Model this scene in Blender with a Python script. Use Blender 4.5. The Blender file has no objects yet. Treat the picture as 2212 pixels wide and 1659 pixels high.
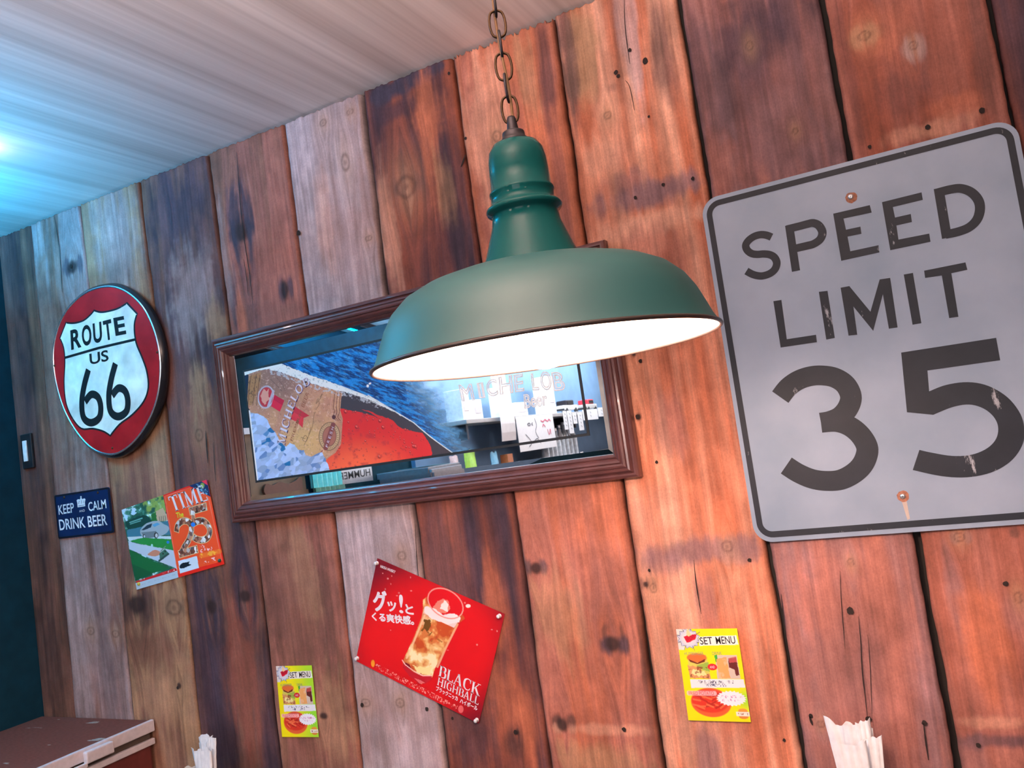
import bpy, bmesh, math, random
import numpy as np
from mathutils import Vector, Matrix, geometry

random.seed(7)
scene = bpy.context.scene
COL = scene.collection

# ------------------------------------------------------------------ camera
CAM = np.array([0.39589968, -1.82506068, 1.54714493])
FPX = 1783.567
RC = np.array([[0.878456376605856, 0.45686347922249587, -0.1399648375601049],
               [-0.15870503419569806, 0.0026813916148150027, -0.9873224003637061],
               [-0.4506962464026662, 0.8895327826964693, 0.07486201965498351]])
cam_data = bpy.data.cameras.new('camera')
cam_data.sensor_fit = 'HORIZONTAL'
cam_data.sensor_width = 36.0
cam_data.lens = FPX / 2212 * 36.0
cam_data.clip_start = 0.02
cam = bpy.data.objects.new('camera', cam_data)
COL.objects.link(cam)
m = Matrix.Identity(4)
for i in range(3):
    m[i][0] = RC[0][i]
    m[i][1] = -RC[1][i]
    m[i][2] = -RC[2][i]
    m[i][3] = CAM[i]
cam.matrix_world = m
scene.camera = cam

# ------------------------------------------------------------------ view, world, lights
scene.view_settings.view_transform = 'Standard'
scene.view_settings.look = 'None'
scene.view_settings.exposure = 1.0
scene.view_settings.gamma = 1.0
scene.view_settings.use_curve_mapping = False
world = bpy.data.worlds.new('world')
scene.world = world
world.use_nodes = True
world.node_tree.nodes['Background'].inputs[0].default_value = (0.75, 0.85, 1.0, 1)
world.node_tree.nodes['Background'].inputs[1].default_value = 0.6


def light(name, kind, loc, energy, color, size=0.1, size_y=None, target=None, spread=None):
    d = bpy.data.lights.new(name, kind)
    d.energy = energy
    d.color = color
    if kind == 'AREA':
        d.size = size
        if size_y:
            d.shape = 'RECTANGLE'
            d.size_y = size_y
        if spread:
            d.spread = spread
    elif kind in ('POINT', 'SPOT'):
        d.shadow_soft_size = size
    o = bpy.data.objects.new(name, d)
    o.location = loc
    if target is not None:
        o.rotation_euler = (Vector(target) - Vector(loc)).to_track_quat('-Z', 'Y').to_euler()
    COL.objects.link(o)
    return o


CEIL = 2.568
XL = -2.531
# daylight of the street window behind the camera
light('window_daylight', 'AREA', (0.6, -6.02, 1.70), 25, (1.0, 0.90, 0.92), 2.4, 1.6, target=(0.2, 0, 1.9))
# (added fill globes out of view glow by their own mesh, see their builder below)
# added fill light without a known source, brightens the ceiling from out of view
light('ceiling_fill_light', 'AREA', (0.10, -1.85, 2.06), 41, (1.0, 0.80, 0.72), 0.5, 0.3, target=(0.05, -1.78, 2.6))
# strip light over the back bar shelf
light('shelf_strip_light', 'AREA', (-2.10, -4.1, 2.40), 32, (0.90, 0.95, 1.0), 3.4, 0.08, target=(-2.40, -4.1, 1.3))
# blue tubes by the left wall just under the ceiling: one turned up, one washing the wall
light('blue_tube_light', 'AREA', (-2.22, -0.95, 2.26), 62, (0.0, 0.30, 0.64), 0.5, 0.12, target=(-2.21, -0.94, 2.6))
light('blue_wall_wash', 'AREA', (-2.36, -1.45, 2.52), 8, (0.0, 0.42, 0.8), 1.8, 0.06, target=(-2.52, -1.45, 1.9))
light('ceiling_spot_light', 'POINT', (-1.815, -0.49, 2.535), 0.32, (1.0, 0.72, 0.6), 0.02)

# ------------------------------------------------------------------ helpers


def W(px, py, y=0.0):
    """world point where the ray through a photo pixel meets the plane at depth y"""
    d = RC.T @ np.array([(px - 1106) / FPX, (py - 829.5) / FPX, 1.0])
    return CAM + d * ((y - CAM[1]) / d[1])


def WC(px, py, axis, val):
    d = RC.T @ np.array([(px - 1106) / FPX, (py - 829.5) / FPX, 1.0])
    return CAM + d * ((val - CAM[axis]) / d[axis])


def P(x, y, z):
    """photo pixel of world points (arrays)"""
    q0 = [RC[i][0] * (x - CAM[0]) + RC[i][1] * (y - CAM[1]) + RC[i][2] * (z - CAM[2]) for i in range(3)]
    return 1106 + FPX * q0[0] / q0[2], 829.5 + FPX * q0[1] / q0[2]


class Crop:
    """measurements taken on an enlarged crop of the photograph"""
    def __init__(s, x0, y0, k):
        s.x0, s.y0, s.k = x0, y0, k

    def px(s, p):
        return (s.x0 + p[0] * s.k, s.y0 + p[1] * s.k)

    def w(s, p, y):
        return W(*s.px(p), y)


def parent_to(o, parent):
    if parent is not None:
        o.parent = parent
        # children keep world coordinates in their own mesh data
        q = parent
        off = Vector((0, 0, 0))
        while q is not None:
            off += q.location
            q = q.parent
        o.location = -off
    return o


def obj(name, verts, faces, mat, parent=None, smooth=False, keep=False):
    me = bpy.data.meshes.new(name)
    me.from_pydata([tuple(v) for v in verts], [], [tuple(f) for f in faces])
    if mat:
        me.materials.append(mat)
    if smooth:
        me.polygons.foreach_set('use_smooth', [True] * len(me.polygons))
    me.update()
    o = bpy.data.objects.new(name, me)
    COL.objects.link(o)
    return parent_to(o, parent)


def thing(name, loc, label, cat, group=None):
    o = bpy.data.objects.new(name, None)
    o.empty_display_size = 0.05
    o.location = Vector(loc)
    COL.objects.link(o)
    o['label'] = label
    o['category'] = cat
    if group:
        o['group'] = group
    return o


def tag(o, label, cat, group=None):
    o['label'] = label
    o['category'] = cat
    if group:
        o['group'] = group
    return o


def grid_faces(nu, nv):
    i = np.arange(nu - 1)[None, :] + np.arange(nv - 1)[:, None] * nu
    return np.stack([i, i + 1, i + 1 + nu, i + nu], -1).reshape(-1, 4)


def np_mesh(name, co, quads, mat, parent=None, smooth=True, color=None, floats=None):
    me = bpy.data.meshes.new(name)
    n, f = len(co), len(quads)
    me.vertices.add(n)
    me.vertices.foreach_set('co', np.asarray(co, np.float32).ravel())
    me.loops.add(f * 4)
    me.loops.foreach_set('vertex_index', np.asarray(quads, np.int32).ravel())
    me.polygons.add(f)
    me.polygons.foreach_set('loop_start', np.arange(f, dtype=np.int32) * 4)
    me.polygons.foreach_set('use_smooth', np.full(f, smooth))
    me.update(calc_edges=True)
    if color is not None:
        a = me.attributes.new('tone', 'FLOAT_COLOR', 'POINT')
        c = np.ones((n, 4), np.float32)
        c[:, :color.shape[1]] = color
        a.data.foreach_set('color', c.ravel())
    for k, v in (floats or {}).items():
        a = me.attributes.new(k, 'FLOAT', 'POINT')
        a.data.foreach_set('value', np.asarray(v, np.float32).ravel())
    if mat:
        me.materials.append(mat)
    o = bpy.data.objects.new(name, me)
    COL.objects.link(o)
    return parent_to(o, parent)


def box_vf(x0, x1, y0, y1, z0, z1):
    v = [(x, y, z) for x in (x0, x1) for y in (y0, y1) for z in (z0, z1)]
    f = [(0, 1, 3, 2), (4, 6, 7, 5), (0, 4, 5, 1), (2, 3, 7, 6), (0, 2, 6, 4), (1, 5, 7, 3)]
    return v, f


def box(name, x0, x1, y0, y1, z0, z1, mat, parent=None, bevel=0.0):
    if bevel <= 0:
        v, f = box_vf(x0, x1, y0, y1, z0, z1)
        return obj(name, v, f, mat, parent)
    bm = bmesh.new()
    v, f = box_vf(x0, x1, y0, y1, z0, z1)
    bv = [bm.verts.new(p) for p in v]
    for q in f:
        bm.faces.new([bv[i] for i in q])
    bmesh.ops.bevel(bm, geom=bm.edges[:], offset=bevel, segments=2, affect='EDGES', profile=0.5)
    bmesh.ops.recalc_face_normals(bm, faces=bm.faces)
    me = bpy.data.meshes.new(name)
    bm.to_mesh(me)
    bm.free()
    me.materials.append(mat)
    o = bpy.data.objects.new(name, me)
    COL.objects.link(o)
    return parent_to(o, parent)


def lathe_vf(profile, cx, cy, cz, n=64):
    v, f = [], []
    k = len(profile)
    for r, h in profile:
        for i in range(n):
            a = 2 * math.pi * i / n
            v.append((cx + r * math.cos(a), cy + r * math.sin(a), cz + h))
    for j in range(k - 1):
        for i in range(n):
            i2 = (i + 1) % n
            f.append((j * n + i, j * n + i2, (j + 1) * n + i2, (j + 1) * n + i))
    return v, f


def lathe(name, profile, c, mat, parent=None, n=64, smooth=True):
    v, f = lathe_vf(profile, *c, n)
    return obj(name, v, f, mat, parent, smooth)


def tube_vf(pts, r, n=8, closed=False):
    pts = [Vector(p) for p in pts]
    k = len(pts)
    v, f = [], []
    up = Vector((0, 0, 1))
    prev = None
    for i, p in enumerate(pts):
        if closed:
            t = pts[(i + 1) % k] - pts[i - 1]
        else:
            t = pts[min(i + 1, k - 1)] - pts[max(i - 1, 0)]
        t.normalize()
        if prev is None:
            a = t.cross(up)
            if a.length < 1e-3:
                a = t.cross(Vector((1, 0, 0)))
        else:
            a = prev - t * prev.dot(t)
        a.normalize()
        prev = a
        b = t.cross(a)
        rr = r[i] if isinstance(r, (list, tuple)) else r
        for j in range(n):
            q = 2 * math.pi * j / n
            v.append(tuple(p + a * (rr * math.cos(q)) + b * (rr * math.sin(q))))
    for i in range(k if closed else k - 1):
        i2 = (i + 1) % k
        for j in range(n):
            j2 = (j + 1) % n
            f.append((i * n + j, i * n + j2, i2 * n + j2, i2 * n + j))
    if not closed:
        f.append(tuple(range(n))[::-1])
        f.append(tuple((k - 1) * n + j for j in range(n)))
    return v, f


def join_vf(parts):
    V, Fc = [], []
    for v, f in parts:
        o = len(V)
        V += list(v)
        Fc += [tuple(i + o for i in q) for q in f]
    return V, Fc


def catmull(pts, n=6, closed=False):
    pts = [np.array(p, float) for p in pts]
    k = len(pts)
    out = []
    for i in range(k if closed else k - 1):
        if closed:
            p0, p1, p2, p3 = pts[i - 1], pts[i], pts[(i + 1) % k], pts[(i + 2) % k]
        else:
            p0, p1, p2, p3 = pts[max(i - 1, 0)], pts[i], pts[i + 1], pts[min(i + 2, k - 1)]
        for j in range(n):
            t = j / n
            out.append(0.5 * ((2 * p1) + (-p0 + p2) * t + (2 * p0 - 5 * p1 + 4 * p2 - p3) * t * t + (-p0 + 3 * p1 - 3 * p2 + p3) * t ** 3))
    if not closed:
        out.append(pts[-1])
    return out


def poly_vf(pts3):
    """flat concave polygon -> triangles (points in 3D, on one plane)"""
    tris = geometry.tessellate_polygon([[Vector(p) for p in pts3]])
    # make the faces look at -y
    f = []
    for t in tris:
        a, b, c = (np.array(pts3[i]) for i in t)
        nrm = np.cross(b - a, c - a)
        f.append(tuple(t) if nrm[1] < 0 else tuple(t)[::-1])
    return [tuple(p) for p in pts3], f


def stroke_poly(pts, w, y):
    """ribbon of width w (metres) along wall points (x,z), at depth y"""
    p = [np.array(q, float) for q in pts]
    k = len(p)
    L, Rr = [], []
    for i in range(k):
        t = p[min(i + 1, k - 1)] - p[max(i - 1, 0)]
        t = t / (np.linalg.norm(t) + 1e-12)
        nn = np.array([-t[1], t[0]])
        ww = w[i] if isinstance(w, (list, tuple, np.ndarray)) else w
        L.append(p[i] + nn * ww / 2)
        Rr.append(p[i] - nn * ww / 2)
    v = [(q[0], y, q[1]) for q in L] + [(q[0], y, q[1]) for q in Rr]
    f = [(i, i + 1, k + i + 1, k + i) for i in range(k - 1)]
    a, b, c = (np.array(v[i]) for i in f[0][:3])
    if np.cross(b - a, c - a)[1] > 0:
        f = [q[::-1] for q in f]
    return v, f


# numpy value noise ------------------------------------------------
def _hash(ix, iy, seed):
    h = (ix.astype(np.int64) * 374761393 + iy.astype(np.int64) * 668265263 + seed * 2147483647) & 0xFFFFFFFF
    h = ((h ^ (h >> 13)) * 1274126177) & 0xFFFFFFFF
    return ((h ^ (h >> 16)) & 0xFFFFFF) / float(0xFFFFFF)


def vnoise(u, v, seed=0):
    iu, iv = np.floor(u), np.floor(v)
    fu, fv = u - iu, v - iv
    fu = fu * fu * (3 - 2 * fu)
    fv = fv * fv * (3 - 2 * fv)
    a, b = _hash(iu, iv, seed), _hash(iu + 1, iv, seed)
    c, d = _hash(iu, iv + 1, seed), _hash(iu + 1, iv + 1, seed)
    return (a * (1 - fu) + b * fu) * (1 - fv) + (c * (1 - fu) + d * fu) * fv


def fbm(u, v, seed=0, oct=4):
    s, a, t = 0, 0.5, 0
    for i in range(oct):
        s = s + a * vnoise(u * 2 ** i, v * 2 ** i, seed + i * 17)
        t += a
        a *= 0.55
    return s / t


def sstep(a, b, x):
    t = np.clip((x - a) / (b - a + 1e-12), 0, 1)
    return t * t * (3 - 2 * t)


def lin(r, g, b):
    """sRGB 0..255 -> linear"""
    o = []
    for c in (r, g, b):
        c /= 255
        o.append(c / 12.92 if c <= 0.04045 else ((c + 0.055) / 1.055) ** 2.4)
    return tuple(o)


# ------------------------------------------------------------------ materials
def new_mat(name):
    mt = bpy.data.materials.new(name)
    mt.use_nodes = True
    nt = mt.node_tree
    return mt, nt, nt.nodes['Principled BSDF']


def nd(nt, kind, **kw):
    n = nt.nodes.new(kind)
    for k, v in kw.items():
        if k.startswith('i_'):
            n.inputs[int(k[2:])].default_value = v
        else:
            setattr(n, k, v)
    return n


def plain(name, color, rough=0.5, metal=0.0, spec=0.5, noise=0.12, nscale=60.0, bump=0.0, coat=0.0, emit=None, estr=0.0):
    """colour with a fine procedural mottling"""
    mt, nt, b = new_mat(name)
    tc = nd(nt, 'ShaderNodeTexCoord')
    nz = nd(nt, 'ShaderNodeTexNoise')
    nz.inputs['Scale'].default_value = nscale
    nz.inputs['Detail'].default_value = 4
    nt.links.new(tc.outputs['Object'], nz.inputs['Vector'])
    mr = nd(nt, 'ShaderNodeMapRange')
    mr.inputs[1].default_value = 0.25
    mr.inputs[2].default_value = 0.75
    mr.inputs[3].default_value = 1 - noise
    mr.inputs[4].default_value = 1 + noise
    nt.links.new(nz.outputs['Fac'], mr.inputs[0])
    mul = nd(nt, 'ShaderNodeVectorMath', operation='SCALE')
    mul.inputs[0].default_value = color[:3]
    nt.links.new(mr.outputs[0], mul.inputs['Scale'])
    nt.links.new(mul.outputs[0], b.inputs['Base Color'])
    b.inputs['Roughness'].default_value = rough
    b.inputs['Metallic'].default_value = metal
    b.inputs['Specular IOR Level'].default_value = spec
    b.inputs['Coat Weight'].default_value = coat
    if bump:
        bp = nd(nt, 'ShaderNodeBump')
        bp.inputs['Strength'].default_value = bump
        bp.inputs['Distance'].default_value = 0.002
        nt.links.new(nz.outputs['Fac'], bp.inputs['Height'])
        nt.links.new(bp.outputs[0], b.inputs['Normal'])
    if emit:
        b.inputs['Emission Color'].default_value = (*emit, 1)
        b.inputs['Emission Strength'].default_value = estr
    return mt


def printed(name, rough=0.45, spec=0.4, coat=0.0):
    """flat print: colours come from the 'tone' attribute of the printed sheet"""
    mt, nt, b = new_mat(name)
    at = nd(nt, 'ShaderNodeAttribute', attribute_name='tone')
    nt.links.new(at.outputs['Color'], b.inputs['Base Color'])
    b.inputs['Roughness'].default_value = rough
    b.inputs['Specular IOR Level'].default_value = spec
    b.inputs['Coat Weight'].default_value = coat
    return mt


def wood_material(name, rough=0.72, bump=0.22, gscale=420.0, contrast=0.11):
    mt, nt, b = new_mat(name)
    L = nt.links.new
    tone = nd(nt, 'ShaderNodeAttribute', attribute_name='tone')
    gr = nd(nt, 'ShaderNodeAttribute', attribute_name='grain')
    tc = nd(nt, 'ShaderNodeTexCoord')
    sx = nd(nt, 'ShaderNodeSeparateXYZ')
    L(tc.outputs['Object'], sx.inputs[0])
    oi = nd(nt, 'ShaderNodeObjectInfo')
    seed = nd(nt, 'ShaderNodeMath', operation='MULTIPLY', i_1=57.0)
    L(oi.outputs['Random'], seed.inputs[0])

    def noise(gs, zs, detail, rough_=0.6):
        a = nd(nt, 'ShaderNodeMath', operation='MULTIPLY', i_1=gs)
        L(gr.outputs['Fac'], a.inputs[0])
        c = nd(nt, 'ShaderNodeMath', operation='MULTIPLY', i_1=zs)
        L(sx.outputs['Z'], c.inputs[0])
        cb = nd(nt, 'ShaderNodeCombineXYZ')
        L(a.outputs[0], cb.inputs[0])
        L(c.outputs[0], cb.inputs[1])
        L(seed.outputs[0], cb.inputs[2])
        n = nd(nt, 'ShaderNodeTexNoise')
        n.inputs['Scale'].default_value = 1.0
        n.inputs['Detail'].default_value = detail
        n.inputs['Roughness'].default_value = rough_
        L(cb.outputs[0], n.inputs['Vector'])
        return n
    n1 = noise(gscale, 4.0, 3)
    n2 = noise(gscale * 0.22, 1.6, 5)
    n3 = noise(260.0, 180.0, 3, 0.7)
    m1 = nd(nt, 'ShaderNodeMapRange')
    for i, v in ((1, 0.3), (2, 0.72), (3, 1 - contrast), (4, 1 + contrast * 0.75)):
        m1.inputs[i].default_value = v
    L(n1.outputs['Fac'], m1.inputs[0])
    m2 = nd(nt, 'ShaderNodeMapRange')
    for i, v in ((1, 0.3), (2, 0.7), (3, 0.85), (4, 1.15)):
        m2.inputs[i].default_value = v
    L(n2.outputs['Fac'], m2.inputs[0])
    m3 = nd(nt, 'ShaderNodeMapRange')
    for i, v in ((1, 0.3), (2, 0.7), (3, 0.86), (4, 1.12)):
        m3.inputs[i].default_value = v
    L(n3.outputs['Fac'], m3.inputs[0])
    a = nd(nt, 'ShaderNodeMath', operation='MULTIPLY')
    L(m1.outputs[0], a.inputs[0])
    L(m2.outputs[0], a.inputs[1])
    c = nd(nt, 'ShaderNodeMath', operation='MULTIPLY')
    L(a.outputs[0], c.inputs[0])
    L(m3.outputs[0], c.inputs[1])
    mul = nd(nt, 'ShaderNodeVectorMath', operation='SCALE')
    L(tone.outputs['Color'], mul.inputs[0])
    L(c.outputs[0], mul.inputs['Scale'])
    L(mul.outputs[0], b.inputs['Base Color'])
    b.inputs['Roughness'].default_value = rough
    b.inputs['Specular IOR Level'].default_value = 0.3
    bp = nd(nt, 'ShaderNodeBump')
    bp.inputs['Strength'].default_value = bump
    bp.inputs['Distance'].default_value = 0.0015
    L(c.outputs[0], bp.inputs['Height'])
    L(bp.outputs[0], b.inputs['Normal'])
    return mt


def worn_paint(name, paint, under, scale=35.0, lo=0.60, hi=0.66, rough=0.45, stretch=(1, 1, 1), rot=0.0, metal_under=0.0):
    """paint chipped down to what lies under it"""
    mt, nt, b = new_mat(name)
    L = nt.links.new
    tc = nd(nt, 'ShaderNodeTexCoord')
    mp = nd(nt, 'ShaderNodeMapping')
    mp.inputs['Scale'].default_value = stretch
    mp.inputs['Rotation'].default_value = (0, rot, 0)
    L(tc.outputs['Object'], mp.inputs[0])
    n = nd(nt, 'ShaderNodeTexNoise')
    n.inputs['Scale'].default_value = scale
    n.inputs['Detail'].default_value = 8
    n.inputs['Roughness'].default_value = 0.68
    L(mp.outputs[0], n.inputs['Vector'])
    mr = nd(nt, 'ShaderNodeMapRange')
    mr.inputs[1].default_value = lo
    mr.inputs[2].default_value = hi
    L(n.outputs['Fac'], mr.inputs[0])
    n2 = nd(nt, 'ShaderNodeTexNoise')
    n2.inputs['Scale'].default_value = 14
    n2.inputs['Detail'].default_value = 5
    L(tc.outputs['Object'], n2.inputs['Vector'])
    m2 = nd(nt, 'ShaderNodeMapRange')
    m2.inputs[1].default_value = 0.3
    m2.inputs[2].default_value = 0.7
    m2.inputs[3].default_value = 0.8
    m2.inputs[4].default_value = 1.3
    L(n2.outputs['Fac'], m2.inputs[0])
    sc = nd(nt, 'ShaderNodeVectorMath', operation='SCALE')
    sc.inputs[0].default_value = paint
    L(m2.outputs[0], sc.inputs['Scale'])
    mx = nd(nt, 'ShaderNodeMix', data_type='RGBA')
    L(mr.outputs[0], mx.inputs[0])
    L(sc.outputs[0], mx.inputs[6])
    mx.inputs[7].default_value = (*under, 1)
    L(mx.outputs[2], b.inputs['Base Color'])
    b.inputs['Roughness'].default_value = rough
    b.inputs['Specular IOR Level'].default_value = 0.3
    return mt


M = {}
M['wood'] = wood_material('weathered_wood')
M['dark'] = plain('dark_backing', (0.012, 0.008, 0.006), 0.9)
M['crack'] = plain('crack_shadow_gap', (0.02, 0.010, 0.007), 0.9)
M['navy'] = plain('navy_wall_paint', (0.005, 0.036, 0.055), 0.75, spec=0.15, nscale=20, noise=0.2, bump=0.05)
M['green'] = plain('green_enamel', (0.005, 0.070, 0.068), 0.10, spec=0.12, noise=0.1, nscale=8, coat=0.0)
M['hazed_green'] = plain('hazed_green_enamel', (0.016, 0.088, 0.088), 0.46, spec=0.6, noise=0.08, nscale=8)  # paler, duller copy of the lamp enamel; the grey haze is in its colour
M['white_enamel'] = plain('white_enamel', (0.9, 0.86, 0.8), 0.5, noise=0.03)
M['iron'] = plain('dark_iron', (0.035, 0.03, 0.035), 0.45, metal=0.7, noise=0.3, nscale=90)
M['brass'] = plain('aged_brass', (0.07, 0.034, 0.013), 0.5, metal=0.6, noise=0.35, nscale=80)
M['cord'] = plain('brown_cord', (0.20, 0.10, 0.04), 0.7)
M['frame'] = plain('mahogany_frame', (0.12, 0.045, 0.042), 0.28, noise=0.25, nscale=30, coat=0.3)
M['black'] = plain('black_print', (0.012, 0.013, 0.015), 0.5)
M['paper'] = plain('white_paper', (0.85, 0.84, 0.86), 0.7, noise=0.04, nscale=40, bump=0.1)
M['white'] = plain('white_print', (0.85, 0.85, 0.86), 0.5, noise=0.04)
M['print'] = printed('printed_paper')
M['steel'] = plain('screw_steel', (0.75, 0.76, 0.78), 0.3, metal=0.9, noise=0.05)
M['rust'] = plain('rust_stain', (0.30, 0.12, 0.07), 0.8, noise=0.4, nscale=200)
M['clear'] = plain('clear_plastic', (0.75, 0.72, 0.72), 0.15, noise=0.2, nscale=300)

# ------------------------------------------------------------------ setting: wall_back of old boards
Z0, Z1 = 0.0, CEIL - 0.004
GAPS = [  # pixel points along each joint, gap width in metres
    ([(9.5, 671), (27, 850), (65, 1209), (93.6, 1545)], 0.004),
    ([(74, 560), (133, 1209), (164, 1545)], 0.003),
    ([(174, 454), (190, 590), (258, 1236), (290, 1553)], 0.003),
    ([(302, 400), (335, 671), (399, 1244), (434, 1589)], 0.005),
    ([(458, 400), (499, 723), (559, 1209), (597, 1562)], 0.006),
    ([(612, 266), (635, 450), (664, 672), (733, 1209), (783, 1659)], 0.0065),
    ([(782, 202), (814, 450), (835, 635), (909, 1209), (966, 1659)], 0.010),
    ([(978, 122), (1020, 450), (1129, 1209), (1183, 1610)], 0.006),
    ([(1200, 70), (1253, 450), (1343, 1034), (1436, 1659)], 0.009),
    ([(1466, 0), (1535, 428), (1664, 1209), (1740, 1659)], 0.0095),
    ([(1775, 0), (1836, 344), (1989, 1209), (2069, 1659)], 0.0115),
    ([(2135, 0), (2188, 266)], 0.009),
]
ZK = np.linspace(Z0, Z1, 40)
edges = []
for pts, g in GAPS:
    q = np.array([W(*p) for p in pts])
    o = np.argsort(q[:, 2])
    q = q[o]
    x = np.interp(ZK, q[:, 2], q[:, 0])
    edges.append((x, g))
edges[0] = (np.full_like(ZK, XL - 0.002), 0.0)
edges[11] = (np.full_like(ZK, edges[11][0].mean()), 0.009)
for k in range(1, 8):
    edges.append((np.full_like(ZK, edges[11][0][0] + 0.30 * k), 0.009))

wall_back = bpy.data.objects.new('wall_back', bpy.data.meshes.new('wall_back'))
v, f = box_vf(XL - 0.15, 3.25, 0.026, 0.12, 0.0, 2.75)
wall_back.data.from_pydata(v, [], f)
wall_back.data.materials.append(M['dark'])
wall_back['kind'] = 'structure'
COL.objects.link(wall_back)

# tones (linear albedo)
T = dict(brown=(0.19, 0.080, 0.050), grey=(0.34, 0.235, 0.225), palegrey=(0.47, 0.36, 0.37), orange=(0.47, 0.135, 0.066),
         peach=(0.68, 0.33, 0.22), red=(0.25, 0.065, 0.035), plum=(0.055, 0.029, 0.040), dark=(0.055, 0.026, 0.024),
         blueblack=(0.05, 0.036, 0.055), tan=(0.42, 0.23, 0.125), rose=(0.36, 0.128, 0.094), violet=(0.235, 0.122, 0.125))
# base tone, second tone (streaks), share of second
PLANKS = [
    ('brown', 'dark', .40), ('grey', 'brown', .40), ('brown', 'tan', .45), ('brown', 'plum', .50), ('rose', 'brown', .45),
    ('palegrey', 'grey', .4), ('red', 'plum', .42), ('orange', 'rose', .45), ('orange', 'peach', .45), ('rose', 'violet', .5),
    ('red', 'rose', .5), ('plum', 'red', .4)]
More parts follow.
